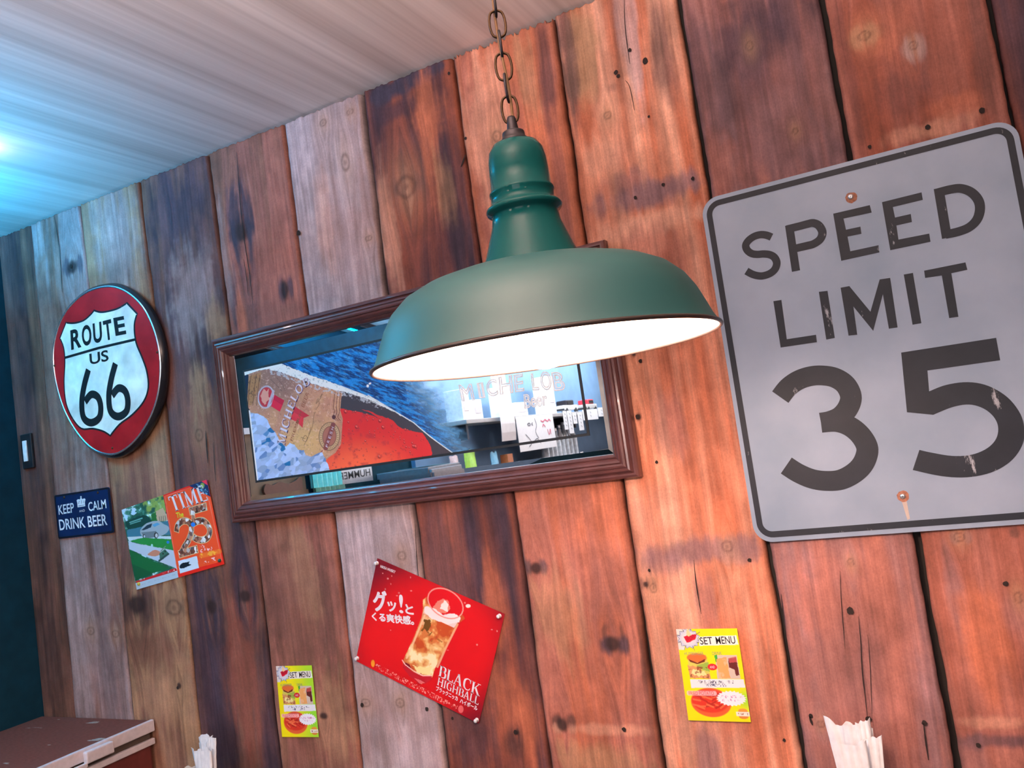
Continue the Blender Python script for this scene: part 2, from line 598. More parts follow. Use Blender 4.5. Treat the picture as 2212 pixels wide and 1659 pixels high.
# soft patches: plank, px, py, rx, ry (pixels), tone, strength
PATCH = [
    (0, 30, 700, 30, 500, 'plum', .5), (0, 105, 1420, 40, 130, 'dark', .6),
    (1, 110, 800, 70, 330, 'brown', .75), (1, 150, 1380, 50, 230, 'grey', .8), (1, 235, 1400, 26, 240, 'plum', .35), (1, 158, 575, 14, 22, 'blueblack', .7),
    (2, 250, 520, 55, 200, 'grey', .7), (2, 300, 1310, 34, 45, 'dark', .8), (2, 300, 1150, 60, 130, 'plum', .55), (2, 350, 1500, 60, 75, 'tan', .8),
    (2, 340, 1400, 70, 40, 'brown', .6), (2, 380, 1310, 18, 24, 'dark', .55),
    (3, 380, 460, 70, 80, 'plum', .85), (3, 420, 640, 60, 120, 'grey', .7), (3, 470, 700, 30, 60, 'tan', .7), (3, 440, 900, 50, 90, 'brown', .8),
    (3, 430, 840, 20, 60, 'tan', .6), (3, 470, 1480, 60, 240, 'plum', .75), (3, 455, 1290, 20, 90, 'blueblack', .55), (3, 465, 1420, 10, 160, 'blueblack', .6), (3, 530, 1450, 34, 200, 'red', .65),
    (4, 520, 470, 20, 110, 'blueblack', .85), (4, 522, 500, 17, 34, 'blueblack', .95), (4, 512, 660, 12, 70, 'blueblack', .7), (4, 548, 640, 14, 90, 'blueblack', .5),
    (4, 480, 560, 25, 140, 'grey', .5), (4, 590, 640, 46, 90, 'rose', .8), (4, 527, 690, 12, 60, 'orange', .8), (4, 618, 628, 9, 30, 'blueblack', .8),
    (4, 650, 1300, 70, 200, 'brown', .8), (4, 590, 1260, 20, 160, 'dark', .5), (4, 700, 1330, 22, 200, 'dark', .55), (4, 640, 1560, 20, 60, 'dark', .4), (4, 720, 1550, 50, 120, 'tan', .5),
    (4, 660, 1240, 26, 120, 'tan', .5),
    (5, 640, 300, 50, 120, 'palegrey', .6), (5, 700, 480, 24, 130, 'peach', .35), (5, 760, 560, 20, 60, 'palegrey', .7), (5, 800, 1500, 90, 170, 'grey', .8), (5, 880, 1350, 40, 200, 'grey', .5),
    (6, 870, 185, 90, 22, 'blueblack', 1.0), (6, 900, 165, 70, 20, 'blueblack', 1.0), (6, 830, 205, 40, 22, 'blueblack', .95), (6, 880, 230, 100, 24, 'plum', .7), (6, 925, 240, 40, 90, 'orange', .75), (6, 920, 320, 30, 120, 'orange', .6),
    (6, 835, 500, 26, 160, 'peach', .55), (6, 880, 405, 20, 24, 'plum', .5), (6, 960, 400, 24, 90, 'tan', .45),
    (6, 1000, 1300, 30, 130, 'plum', .8), (6, 960, 1280, 40, 160, 'plum', .6), (6, 1060, 1300, 22, 120, 'orange', .6), (6, 1080, 1520, 40, 110, 'orange', .5), (6, 1020, 1560, 60, 140, 'plum', .7), (6, 1110, 1600, 26, 40, 'dark', .7),
    (6, 1140, 1560, 30, 90, 'orange', .6),
    (7, 1100, 120, 110, 80, 'orange', .9), (7, 1060, 300, 60, 200, 'peach', .6), (7, 1180, 160, 22, 130, 'plum', .65), (7, 1140, 180, 24, 140, 'tan', .55), (7, 1210, 380, 16, 200, 'plum', .35),
    (7, 1160, 1225, 18, 18, 'blueblack', .8), (7, 1325, 1392, 20, 22, 'blueblack', .9), (7, 1322, 1365, 10, 22, 'dark', .6), (7, 1200, 1330, 70, 110, 'tan', .45), (7, 1270, 1250, 70, 120, 'violet', .25),
    (7, 1220, 1560, 20, 20, 'dark', .8), (7, 1300, 1575, 100, 14, 'peach', .55), (7, 1290, 1640, 110, 40, 'tan', .6), (7, 1400, 1500, 14, 170, 'dark', .5), (7, 1380, 1350, 14, 120, 'dark', .5), (7, 1320, 1120, 60, 60, 'orange', .5),
    (8, 1250, 130, 40, 110, 'tan', .8), (8, 1225, 120, 16, 160, 'plum', .7), (8, 1360, 90, 26, 150, 'palegrey', .55), (8, 1345, 170, 14, 180, 'dark', .35), (8, 1440, 110, 28, 140, 'plum', .6), (8, 1310, 340, 60, 60, 'peach', .6),
    (8, 1320, 190, 14, 12, 'plum', .3), (8, 1400, 420, 130, 32, 'violet', .95), (8, 1350, 400, 60, 40, 'violet', .6), (8, 1470, 395, 60, 30, 'violet', .7), (8, 1420, 480, 120, 26, 'peach', .9), (8, 1350, 520, 90, 50, 'peach', .6), (8, 1400, 550, 110, 60, 'rose', .6),
    (8, 1500, 1190, 150, 32, 'violet', .85), (8, 1600, 1190, 60, 30, 'violet', .7), (8, 1430, 1215, 60, 30, 'violet', .6), (8, 1460, 1300, 40, 60, 'peach', .7), (8, 1530, 1290, 26, 90, 'violet', .5), (8, 1590, 1290, 40, 80, 'peach', .45),
    (8, 1440, 920, 40, 80, 'violet', .4), (8, 1530, 1640, 26, 70, 'violet', .75), (8, 1480, 1600, 24, 90, 'peach', .7), (8, 1600, 1640, 22, 80, 'peach', .6), (8, 1620, 1500, 30, 200, 'orange', .7), (8, 1390, 1260, 14, 16, 'dark', .6),
    (9, 1660, 150, 230, 300, 'plum', .62), (9, 1620, 100, 90, 90, 'plum', .75), (9, 1680, 40, 90, 70, 'plum', .6), (9, 1560, 360, 60, 90, 'rose', .6), (9, 1700, 300, 100, 120, 'violet', .5), (9, 1850, 1450, 150, 330, 'rose', .75), (9, 1850, 1500, 110, 170, 'violet', .35), (9, 1760, 1300, 60, 90, 'rose', .5), (9, 1940, 1550, 26, 120, 'rose', .6),
    (9, 1940, 1350, 40, 150, 'rose', .5),
    (10, 1960, 120, 200, 160, 'red', .55), (10, 1900, 70, 60, 60, 'orange', .5), (10, 1865, 80, 34, 26, 'tan', .5), (10, 1973, 110, 24, 30, 'palegrey', .7), (10, 1985, 130, 14, 60, 'plum', .4), (10, 2010, 280, 110, 26, 'peach', .55), (10, 2060, 230, 70, 26, 'orange', .6), (10, 1830, 160, 20, 160, 'plum', .3),
    (10, 2120, 100, 26, 170, 'dark', .6), (10, 1950, 200, 60, 50, 'plum', .3), (10, 2130, 1560, 80, 16, 'peach', .55), (10, 2150, 1600, 120, 18, 'blueblack', .75), (10, 2090, 1605, 40, 18, 'blueblack', .6), (10, 2060, 1300, 20, 120, 'violet', .6), (10, 2120, 1400, 60, 140, 'orange', .75), (10, 2080, 1640, 60, 60, 'violet', .5),
    (10, 2190, 1330, 30, 60, 'violet', .4), (10, 2070, 1160, 16, 14, 'violet', .7), (10, 2185, 1150, 16, 16, 'dark', .6)]
# knots: plank, px, py, rx, ry, kind (0 dark, 1 ringed pale)
KNOT = [
    (5, 758, 243, 8, 7, 1), (5, 700, 266, 8, 8, 1), (5, 748, 352, 9, 20, 1), (5, 792, 1517, 10, 9, 1), (5, 866, 1517, 10, 10, 1), (5, 870, 1200, 10, 10, 1), (5, 798, 515, 8, 6, 1),
    (6, 879, 404, 22, 26, 1), (7, 1074, 295, 10, 13, 1), (7, 1159, 1227, 15, 15, 0), (7, 1324, 1390, 18, 20, 0), (7, 1215, 1565, 14, 18, 0), (6, 1118, 1580, 6, 7, 0),
    (8, 1313, 250, 9, 9, 1), (8, 1396, 1262, 7, 8, 0), (8, 1412, 1270, 8, 10, 1), (8, 1572, 1180, 13, 13, 1), (8, 1380, 900, 7, 8, 0), (8, 1370, 765, 6, 8, 0),
    (9, 1620, 100, 9, 11, 1), (9, 1718, 283, 7, 7, 1), (9, 1838, 1214, 8, 8, 1), (9, 1774, 1563, 9, 8, 1), (10, 1867, 78, 16, 11, 1), (10, 1972, 100, 11, 10, 1), (10, 2072, 1160, 13, 10, 1),
    (1, 199, 1362, 8, 9, 1), (1, 253, 1368, 8, 8, 1), (1, 159, 577, 13, 17, 0), (3, 532, 1288, 14, 16, 0), (3, 460, 1310, 12, 18, 0), (2, 379, 1312, 17, 18, 1), (2, 300, 1305, 22, 24, 0), (2, 390, 1480, 5, 8, 0), (4, 600, 1610, 10, 12, 1),
    (4, 592, 1560, 9, 16, 1), (4, 523, 502, 15, 26, 0), (4, 617, 625, 9, 26, 0), (4, 702, 1545, 10, 9, 0), (3, 433, 940, 9, 14, 1), (10, 2200, 1290, 10, 12, 1)]
# nail holes: px, py, r
HOLES = [(648, 504, 5.5), (1395, 133, 6), (1332, 158, 4.5), (1337, 166, 4), (1362, 110, 3.5), (1434, 400, 3.6), (1374, 428, 3.6), (1498, 387, 3.8), (1403, 253, 2.6), (1837, 1318, 6.5), (2004, 276, 4.5), (2121, 240, 5), (1379, 900, 5), (1420, 998, 3.5),
         (1350, 1574, 4.5), (1116, 1580, 4.5), (1752, 1545, 4), (1877, 1552, 5.5), (1997, 1560, 4.5), (1620, 1209, 4), (1404, 1231, 3), (1879, 318, 3.5), (2172, 1260, 4.5), (158, 576, 4), (388, 1484, 3), (980, 1550, 3), (1385, 780, 4), (1372, 760, 4.5), (785, 1521, 4),
         (925, 1530, 4), (2113, 1608, 4), (1695, 1597, 3), (972, 160, 3), (1008, 300, 3)]
# open cracks: pixel polyline, width in metres
CRACKS = [([(1500, 1209), (1504, 1250), (1510, 1290), (1516, 1325)], .0022), ([(121, 465), (127, 500), (133, 540), (137, 600), (139, 632)], .003), ([(515, 330), (522, 430), (530, 510), (541, 580), (550, 660)], .003),
          ([(1855, 1330), (1860, 1390), (1863, 1450), (1869, 1500), (1874, 1550)], .002), ([(1688, 1282), (1692, 1320), (1697, 1370)], .0022), ([(1815, 1232), (1818, 1300), (1826, 1400)], .0012), ([(1875, 1370), (1880, 1440), (1884, 1540)], .0011),
          ([(448, 930), (450, 960), (453, 1000)], .004), ([(465, 955), (467, 1000), (470, 1040)], .0025), ([(1008, 335), (1003, 350), (998, 362)], .004), ([(690, 830), (692, 850)], .002), ([(1350, 0), (1352, 60), (1362, 140)], .0018), ([(1352, 175), (1362, 190), (1372, 240)], .0015),
          ([(1995, 1560), (2000, 1600), (2006, 1640)], .003), ([(1749, 1545), (1756, 1565)], .004), ([(530, 560), (536, 600), (540, 640)], .002), ([(517, 1240), (520, 1290), (523, 1340)], .0018), ([(366, 420), (373, 455), (376, 500)], .0015), ([(1430, 560), (1432, 600)], .0014), ([(900, 1130), (903, 1200), (908, 1260)], .002)]

rng = np.random.default_rng(3)
for k in range(len(edges) - 1):
    xl, gl = edges[k]
    xr, gr_ = edges[k + 1]
    inview = k < 12
    res = 0.0032 if inview else 0.03
    wid = float((xr - xl).mean())
    nu = max(6, int(wid / res) + 1)
    nv = int((Z1 - Z0) / (0.0037 if inview else 0.06)) + 1
    z = np.linspace(Z0, Z1, nv)
    sd = 100 + k * 13
    wl = (vnoise(z * 9, z * 0, sd) - .5) * 0.004 + (vnoise(z * 45, z * 0, sd + 1) - .5) * 0.0018
    wr = (vnoise(z * 9, z * 0, sd + 2) - .5) * 0.004 + (vnoise(z * 45, z * 0, sd + 3) - .5) * 0.0018
    L = np.interp(z, ZK, xl) + gl / 2 + wl * (gl > 0)
    Rr = np.interp(z, ZK, xr) - gr_ / 2 + wr
    if k == 5:   # the wide wavering gap right of the pale board
        zz = W(805, 300)[2]
        Rr -= 0.006 * np.exp(-((z - zz) / 0.10) ** 2)
    u = np.linspace(0, 1, nu)
    u = np.clip(u + 0.25 * (u * (1 - u)) * (2 * u - 1), 0, 1)
    X = L[:, None] * (1 - u) + Rr[:, None] * u
    Zt = z.copy()
    Z = np.repeat(Zt[:, None], nu, 1)
    # ragged saw-cut ends under the ceiling
    rag = vnoise(X * (330 if k == 7 else 120), X * 0, sd + 5) * (0.015 if k == 7 else 0.006)
    Z = Z - rag * sstep(Z1 - 0.05, Z1, Z)
    base = np.array(T[PLANKS[k % 12][0]])
    sec = np.array(T[PLANKS[k % 12][1]])
    share = PLANKS[k % 12][2]
    g = X.copy()
    knot_dark = np.zeros_like(X)
    knot_pale = np.zeros_like(X)
    relief = np.zeros_like(X)
    kn = [q for q in KNOT if q[0] == k] if inview else []
    for (_, px, py, rx, ry, kind) in kn:
        c = W(px, py)
        ex = abs(W(px + rx, py)[0] - c[0])
        ez = abs(W(px, py + ry)[2] - c[2])
        dx, dz = (X - c[0]) / ex, (Z - c[2]) / (ez * 1.0)
        d = np.sqrt(dx ** 2 + dz ** 2) + 0.16 * (vnoise(X * 70, Z * 70, sd + 9) - .5)
        g += ex * 1.5 * np.sign(dx) * np.exp(-(dx / 2.2) ** 2 - (dz / 4.5) ** 2) * -1.0
        if kind == 0:
            knot_dark = np.maximum(knot_dark, sstep(1.15, 0.5, d) * .92)
        else:
            knot_dark = np.maximum(knot_dark, .46 * np.exp(-((d - .85) / .22) ** 2) + .35 * sstep(.5, .1, d))
            knot_pale = np.maximum(knot_pale, .36 * np.exp(-(dx / 1.8) ** 2 - (dz / 3.0) ** 2))
        relief += 0.0012 * np.exp(-(d / 1.1) ** 2)
    warp = (fbm(X * 5, Z * 1.3, sd + 20) - .5) * 0.05
    gw = g + warp
    s1 = fbm(gw * 34, Z * 1.5, sd + 30, 4)
    s2 = fbm(gw * 11, Z * 2.4, sd + 40, 4)
    mixv = sstep(.30, .72, .55 * s1 + .45 * s2 + (share - .45) * .6)
    tone = base[None, None, :] * (1 - mixv[..., None]) + sec[None, None, :] * mixv[..., None]
    for (pk, px, py, rx, ry, tn, st) in (PATCH if inview else []):
        if pk != k:
            continue
        c = W(px, py)
        ex = abs(W(px + rx, py)[0] - c[0])
        ez = abs(W(px, py + ry)[2] - c[2])
        d = np.sqrt(((gw - warp * .3 - c[0]) / ex) ** 2 + ((Z - c[2]) / ez) ** 2)
        d = d + 1.1 * (fbm(gw * 60, Z * 6, sd + 50, 3) - .5) + .5 * (fbm(X * 30, Z * 30, sd + 51, 3) - .5)
        a = sstep(1.25, .45, d) * st
        tone = tone * (1 - a[..., None]) + np.array(T[tn]) * a[..., None]
    # fine pale and dark weathering fibres
    fib = fbm(gw * 150, Z * 5, sd + 60, 3)
    tone = tone * (1 + .55 * (fib - .5))[..., None]
    blot = fbm(X * 14, Z * 10, sd + 70, 4)
    tone = tone * (1 + .75 * (blot - .5))[..., None]
    blot2 = fbm(gw * 42, Z * 26, sd + 75, 4)
    tone = tone * (1 + .5 * (blot2 - .5))[..., None]
    wash = sstep(.50, .75, fbm(gw * 9, Z * 3.2, sd + 77, 5)) * .26
    tone = tone * (1 - wash[..., None]) + (tone.mean() * .15 + np.array(T['rose']) * 1.0) * wash[..., None]
    tone = tone * (1 - knot_pale[..., None]) + np.array(T['tan']) * 1.15 * knot_pale[..., None]
    tone = tone * (1 - knot_dark[..., None]) + np.array(T['dark']) * .55 * knot_dark[..., None]
    # worn, dirty edges
    ed = np.minimum(X - L[:, None], Rr[:, None] - X)
    dirt = np.exp(-ed / 0.006) * .35 * (0.4 + fbm(X * 0 + k, Z * 12, sd + 80, 3))
    tone = tone * (1 - dirt[..., None])
    tone = np.clip(tone, 0.004, 0.9)
    y0 = -0.001 - 0.004 * ((k * 7919 % 11) / 11.0)
    Y = y0 - relief - 0.0022 * (s2 - .5) - 0.0012 * (fib - .5) + 0.005 * np.exp(-(ed / 0.0035) ** 2)
    co = np.stack([X, Y, Z], -1).reshape(-1, 3)
    q = grid_faces(nu, nv)
    n0 = len(co)
    ring = np.concatenate([np.arange(nu), np.arange(1, nv) * nu + nu - 1, (nv - 1) * nu + np.arange(nu - 2, -1, -1), np.arange(nv - 2, 0, -1) * nu])
    back = co[ring].copy()
    back[:, 1] = 0.024
    nr = len(ring)
    i = np.arange(nr)
    i2 = (i + 1) % nr
    side = np.stack([ring[i2], ring[i], n0 + i, n0 + i2], -1)
    co = np.concatenate([co, back])
    tn_ = tone.reshape(-1, 3)
    tn_ = np.concatenate([tn_, tn_[ring] * .35])
    gg = np.concatenate([g.reshape(-1), g.reshape(-1)[ring]])
    pl = np_mesh('plank', co, np.concatenate([q, side]), M['wood'], wall_back, True, tn_, {'grain': gg + k * 3.7})
    if not inview:
        continue

    def in_plank(px, py):
        w = W(px, py)
        a = np.interp(w[2], ZK, xl)
        b_ = np.interp(w[2], ZK, xr)
        return a <= w[0] < b_
    ys = y0 - 0.0034
    for (px, py, r) in HOLES:
        if in_plank(px, py):
            c = W(px, py)
            rr = r / FPX * np.linalg.norm(c - CAM)
            pts = [(c[0] + rr * (0.85 + .3 * random.random()) * math.cos(t * math.pi / 6), ys, c[2] + rr * (0.9 + .35 * random.random()) * math.sin(t * math.pi / 6)) for t in range(12)]
            obj('nail_hole', *poly_vf(pts), M['crack'], pl)
    for pts, w in CRACKS:
        if in_plank(*pts[len(pts) // 2]):
            pp = catmull([W(*p)[[0, 2]] for p in pts], 5)
            n = len(pp)
            ww = [w * (0.25 + math.sin(math.pi * (j + .3) / n) * (.6 + .5 * random.random())) for j in range(n)]
            obj('crack', *stroke_poly(pp, ww, ys), M['crack'], pl)

# ------------------------------------------------------------------ ceiling, other walls, floor
mt, nt, b = new_mat('streaked_ceiling_panel')
tc = nd(nt, 'ShaderNodeTexCoord')


def streak(sx_, sy_, det):
    mp = nd(nt, 'ShaderNodeMapping')
    mp.inputs['Scale'].default_value = (sx_, sy_, 1)
    nt.links.new(tc.outputs['Object'], mp.inputs[0])
    n = nd(nt, 'ShaderNodeTexNoise')
    n.inputs['Scale'].default_value = 1
    n.inputs['Detail'].default_value = det
    n.inputs['Roughness'].default_value = 0.6
    nt.links.new(mp.outputs[0], n.inputs['Vector'])
    return n


na, nb = streak(11, 0.22, 4), streak(48, 0.6, 2)
ad = nd(nt, 'ShaderNodeMath', operation='MULTIPLY_ADD', i_1=0.30)
nt.links.new(nb.outputs['Fac'], ad.inputs[0])
ml = nd(nt, 'ShaderNodeMath', operation='MULTIPLY', i_1=0.70)
nt.links.new(na.outputs['Fac'], ml.inputs[0])
nt.links.new(ml.outputs[0], ad.inputs[2])
cr = nd(nt, 'ShaderNodeValToRGB')
cr.color_ramp.elements[0].position = 0.36
cr.color_ramp.elements[0].color = (0.56, 0.46, 0.41, 1)
cr.color_ramp.elements[1].position = 0.66
cr.color_ramp.elements[1].color = (0.88, 0.77, 0.71, 1)
nt.links.new(ad.outputs[0], cr.inputs[0])
nt.links.new(cr.outputs[0], b.inputs['Base Color'])
b.inputs['Roughness'].default_value = 0.6
M['ceiling'] = mt


def structure(name, x0, x1, y0, y1, z0, z1, mat):
    o = box(name, x0, x1, y0, y1, z0, z1, mat)
    o['kind'] = 'structure'
    return o


structure('ceiling', XL - 0.15, 3.25, -6.2, 0.026, CEIL, CEIL + 0.1, M['ceiling'])
wall_left = structure('wall_left', XL - 0.15, XL, -6.2, 0.026, 0, CEIL, M['navy'])
M['floor'] = plain('dark_floor', (0.08, 0.05, 0.04), 0.5, nscale=6, noise=0.3)
structure('floor', XL - 0.15, 3.25, -6.2, 0.026, -0.1, 0.0, M['floor'])
M['plaster'] = plain('warm_plaster', (0.42, 0.30, 0.24), 0.8, nscale=8, noise=0.15)
structure('wall_right', 3.25, 3.4, -6.2, 0.026, 0, CEIL, M['plaster'])
# street wall behind the camera with its window opening
wf = join_vf([box_vf(XL, -0.6, -6.2, -6.05, 0, CEIL), box_vf(1.8, 3.25, -6.2, -6.05, 0, CEIL), box_vf(-0.6, 1.8, -6.2, -6.05, 0, 0.9), box_vf(-0.6, 1.8, -6.2, -6.05, 2.5, CEIL)])
o = obj('wall_front', *wf, M['plaster'])
o['kind'] = 'structure'

# ------------------------------------------------------------------ lettering
_tc = {}


def text_mesh(s, bold=0.0, outline=0.0):
    """2D triangles of a line of text in the built-in typeface: verts (n,2), faces"""
    key = (s, bold, outline)
    if key in _tc:
        return _tc[key]
    cu = bpy.data.curves.new('lettering_source', 'FONT')
    cu.body = s
    cu.resolution_u = 4
    cu.offset = bold
    if outline:
        cu.fill_mode = 'NONE'
        cu.bevel_depth = outline
        cu.bevel_resolution = 1
    o = bpy.data.objects.new('lettering_source', cu)
    COL.objects.link(o)
    dg = bpy.context.evaluated_depsgraph_get()
    me = o.evaluated_get(dg).to_mesh()
    n = len(me.vertices)
    co = np.empty(n * 3, np.float32)
    me.vertices.foreach_get('co', co)
    co = co.reshape(-1, 3)
    fc = [tuple(p.vertices) for p in me.polygons]
    o.evaluated_get(dg).to_mesh_clear()
    bpy.data.objects.remove(o)
    bpy.data.curves.remove(cu)
    _tc[key] = (co, fc)
    return _tc[key]


def fit_text(s, A, B, D, y, bold=0.0):
    """text stretched so that its box has corners A (bottom left), B (bottom right), D (top left), world points at depth y"""
    co, fc = text_mesh(s, bold)
    x0, x1 = co[:, 0].min(), co[:, 0].max()
    y0, y1 = co[:, 1].min(), co[:, 1].max()
    A, B, D = np.array(A), np.array(B), np.array(D)
    u = (co[:, 0:1] - x0) / (x1 - x0)
    v = (co[:, 1:2] - y0) / (y1 - y0)
    p = A + (B - A) * u + (D - A) * v
    p[:, 1] = y
    return [tuple(q) for q in p], fc


# strokes of a roman letter with serifs: (x0,y0,x1,y1,width) in a box of unit height
SERIF = {
    'B': (.66, [('v', .16, .15), ('sb', .16), ('st', .16), ('c', [(.16, .965), (.40, .965), (.53, .88), (.53, .64), (.40, .545), (.16, .535)], [.06, .07, .14, .14, .07, .06]), ('c', [(.16, .535), (.42, .53), (.58, .42), (.58, .14), (.42, .035), (.16, .035)], [.06, .07, .15, .15, .07, .06])]),
    'L': (.60, [('v', .16, .15), ('st', .16), ('l', .06, .035, .56, .035, .07), ('l', .54, .0, .56, .24, .06)]),
    'A': (.74, [('l', .10, .02, .36, 1.0, .06), ('l', .62, .0, .36, 1.0, .16), ('l', .18, .33, .54, .33, .06), ('sb', .10), ('sb', .62)]),
    'C': (.70, [('c', [(.62, .72), (.56, .92), (.38, .97), (.18, .82), (.13, .5), (.18, .18), (.38, .03), (.56, .08), (.64, .24)], [.05, .06, .07, .14, .16, .14, .07, .06, .04]), ('l', .62, .66, .63, .98, .05)]),
    'K': (.74, [('v', .16, .15), ('sb', .16), ('st', .16), ('l', .22, .42, .60, .98, .06), ('l', .34, .58, .64, .0, .16), ('st', .60), ('sb', .65)]),
    'H': (.82, [('v', .16, .15), ('v', .66, .15), ('sb', .16), ('st', .16), ('sb', .66), ('st', .66), ('l', .16, .52, .66, .52, .07)]),
    'I': (.34, [('v', .17, .15), ('sb', .17), ('st', .17)]),
    'G': (.76, [('c', [(.62, .74), (.56, .92), (.38, .97), (.18, .82), (.13, .5), (.18, .18), (.38, .03), (.56, .06), (.62, .12)], [.05, .06, .07, .14, .16, .14, .07, .06, .06]), ('l', .62, .66, .63, .98, .05), ('l', .62, .03, .62, .42, .14), ('l', .48, .42, .74, .42, .05)]),
    'T': (.66, [('v', .33, .15), ('sb', .33), ('l', .03, .965, .63, .965, .07), ('l', .04, .76, .04, 1.0, .05), ('l', .62, .76, .62, 1.0, .05)]),
    'M': (.95, [('l', .14, .0, .17, 1.0, .06), ('l', .17, 1.0, .46, .02, .15), ('l', .46, .02, .76, 1.0, .06), ('v', .79, .15), ('sb', .14), ('sb', .79), ('st', .12), ('st', .82)]),
    'E': (.62, [('v', .16, .15), ('l', .06, .965, .54, .965, .07), ('l', .06, .035, .57, .035, .07), ('l', .16, .52, .44, .52, .06), ('l', .53, .78, .53, 1.0, .05), ('l', .56, .0, .56, .24, .05), ('l', .44, .42, .44, .62, .04)]),
    'O': (.80, [('c', [(.40, .97), (.20, .86), (.12, .5), (.20, .14), (.40, .03), (.60, .14), (.68, .5), (.60, .86), (.40, .97)], [.06, .11, .16, .11, .06, .11, .16, .11, .06])]),
}


def serif_2d(s, gap=.02):
    V, Fc, x = [], [], 0.0
    for ch in s:
        w, st = SERIF[ch]
        for q in st:
            if q[0] == 'v':
                pts, ww = [(q[1], 0), (q[1], 1)], q[2]
            elif q[0] == 'sb':
                pts, ww = [(q[1] - .13, .025), (q[1] + .13, .025)], .05
            elif q[0] == 'st':
                pts, ww = [(q[1] - .13, .975), (q[1] + .13, .975)], .05
            elif q[0] == 'l':
                pts, ww = [(q[1], q[2]), (q[3], q[4])], q[5]
            else:
                pts = catmull(q[1], 5)
                ww = np.interp(np.linspace(0, 1, len(pts)), np.linspace(0, 1, len(q[2])), q[2])
            v, f = stroke_poly([(p[0] + x, p[1]) for p in pts], ww, 0)
            o = len(V)
            V += v
            Fc += [tuple(i + o for i in ff) for ff in f]
        x += w + gap
    return np.array([(a, c) for a, _, c in V]), Fc


def fit_serif(s, A, B, D, y, gap=.02):
    co, fc = serif_2d(s, gap)
    x0, x1 = co[:, 0].min(), co[:, 0].max()
    A, B, D = np.array(A), np.array(B), np.array(D)
    p = A + (B - A) * ((co[:, 0:1] - x0) / (x1 - x0)) + (D - A) * co[:, 1:2]
    p[:, 1] = y
    return [tuple(q) for q in p], fc


def px_poly(crop, pts, y, smooth=0, closed=True):
    if smooth:
        pts = catmull(pts, smooth, closed)
    return [crop.w(p, y) for p in pts]


def inset(pts, d):
    """shrink a closed (x,z) outline by d"""
    p = [np.array((q[0], q[2])) for q in pts]
    k = len(p)
    area = sum(p[i][0] * p[(i + 1) % k][1] - p[(i + 1) % k][0] * p[i][1] for i in range(k))
    sgn = 1 if area > 0 else -1
    out = []
    for i in range(k):
        t = p[(i + 1) % k] - p[i - 1]
        t = t / (np.linalg.norm(t) + 1e-9)
        n = np.array([-t[1], t[0]]) * sgn
        q = p[i] + n * d
        out.append((q[0], pts[i][1], q[1]))
    return out


def rounded(x0, x1, z0, z1, r, y, n=8):
    pts = []
    for cx_, cz_, a0 in ((x1 - r, z1 - r, 0), (x0 + r, z1 - r, 90), (x0 + r, z0 + r, 180), (x1 - r, z0 + r, 270)):
        for i in range(n + 1):
            a = math.radians(a0 + 90 * i / n)
            pts.append((cx_ + r * math.cos(a), y, cz_ + r * math.sin(a)))
    return pts


def slab(name, outline, thick, mat, parent=None):
    """closed outline at its front depth, extruded back towards the wall"""
    k = len(outline)
    fv, ff = poly_vf(outline)
    v = list(fv) + [(p[0], p[1] + thick, p[2]) for p in outline]
    area = sum(outline[i][0] * outline[(i + 1) % k][2] - outline[(i + 1) % k][0] * outline[i][2] for i in range(k))
    sd = []
    for i in range(k):
        i2 = (i + 1) % k
        sd.append((i, i2, k + i2, k + i) if area < 0 else (i2, i, k + i, k + i2))
    bk = [tuple(k + i for i in t[::-1]) for t in ff]
    return obj(name, v, list(ff) + sd + bk, mat, parent)


def ring_face(name, outer, inner, mat, parent):
    k = len(outer)
    v = list(outer) + list(inner)
    f = [(i, (i + 1) % k, k + (i + 1) % k, k + i) for i in range(k)]
    a, b_, c = (np.array(v[i]) for i in f[0][:3])
    if np.cross(b_ - a, c - a)[1] > 0:
        f = [q[::-1] for q in f]
    return obj(name, v, f, mat, parent)


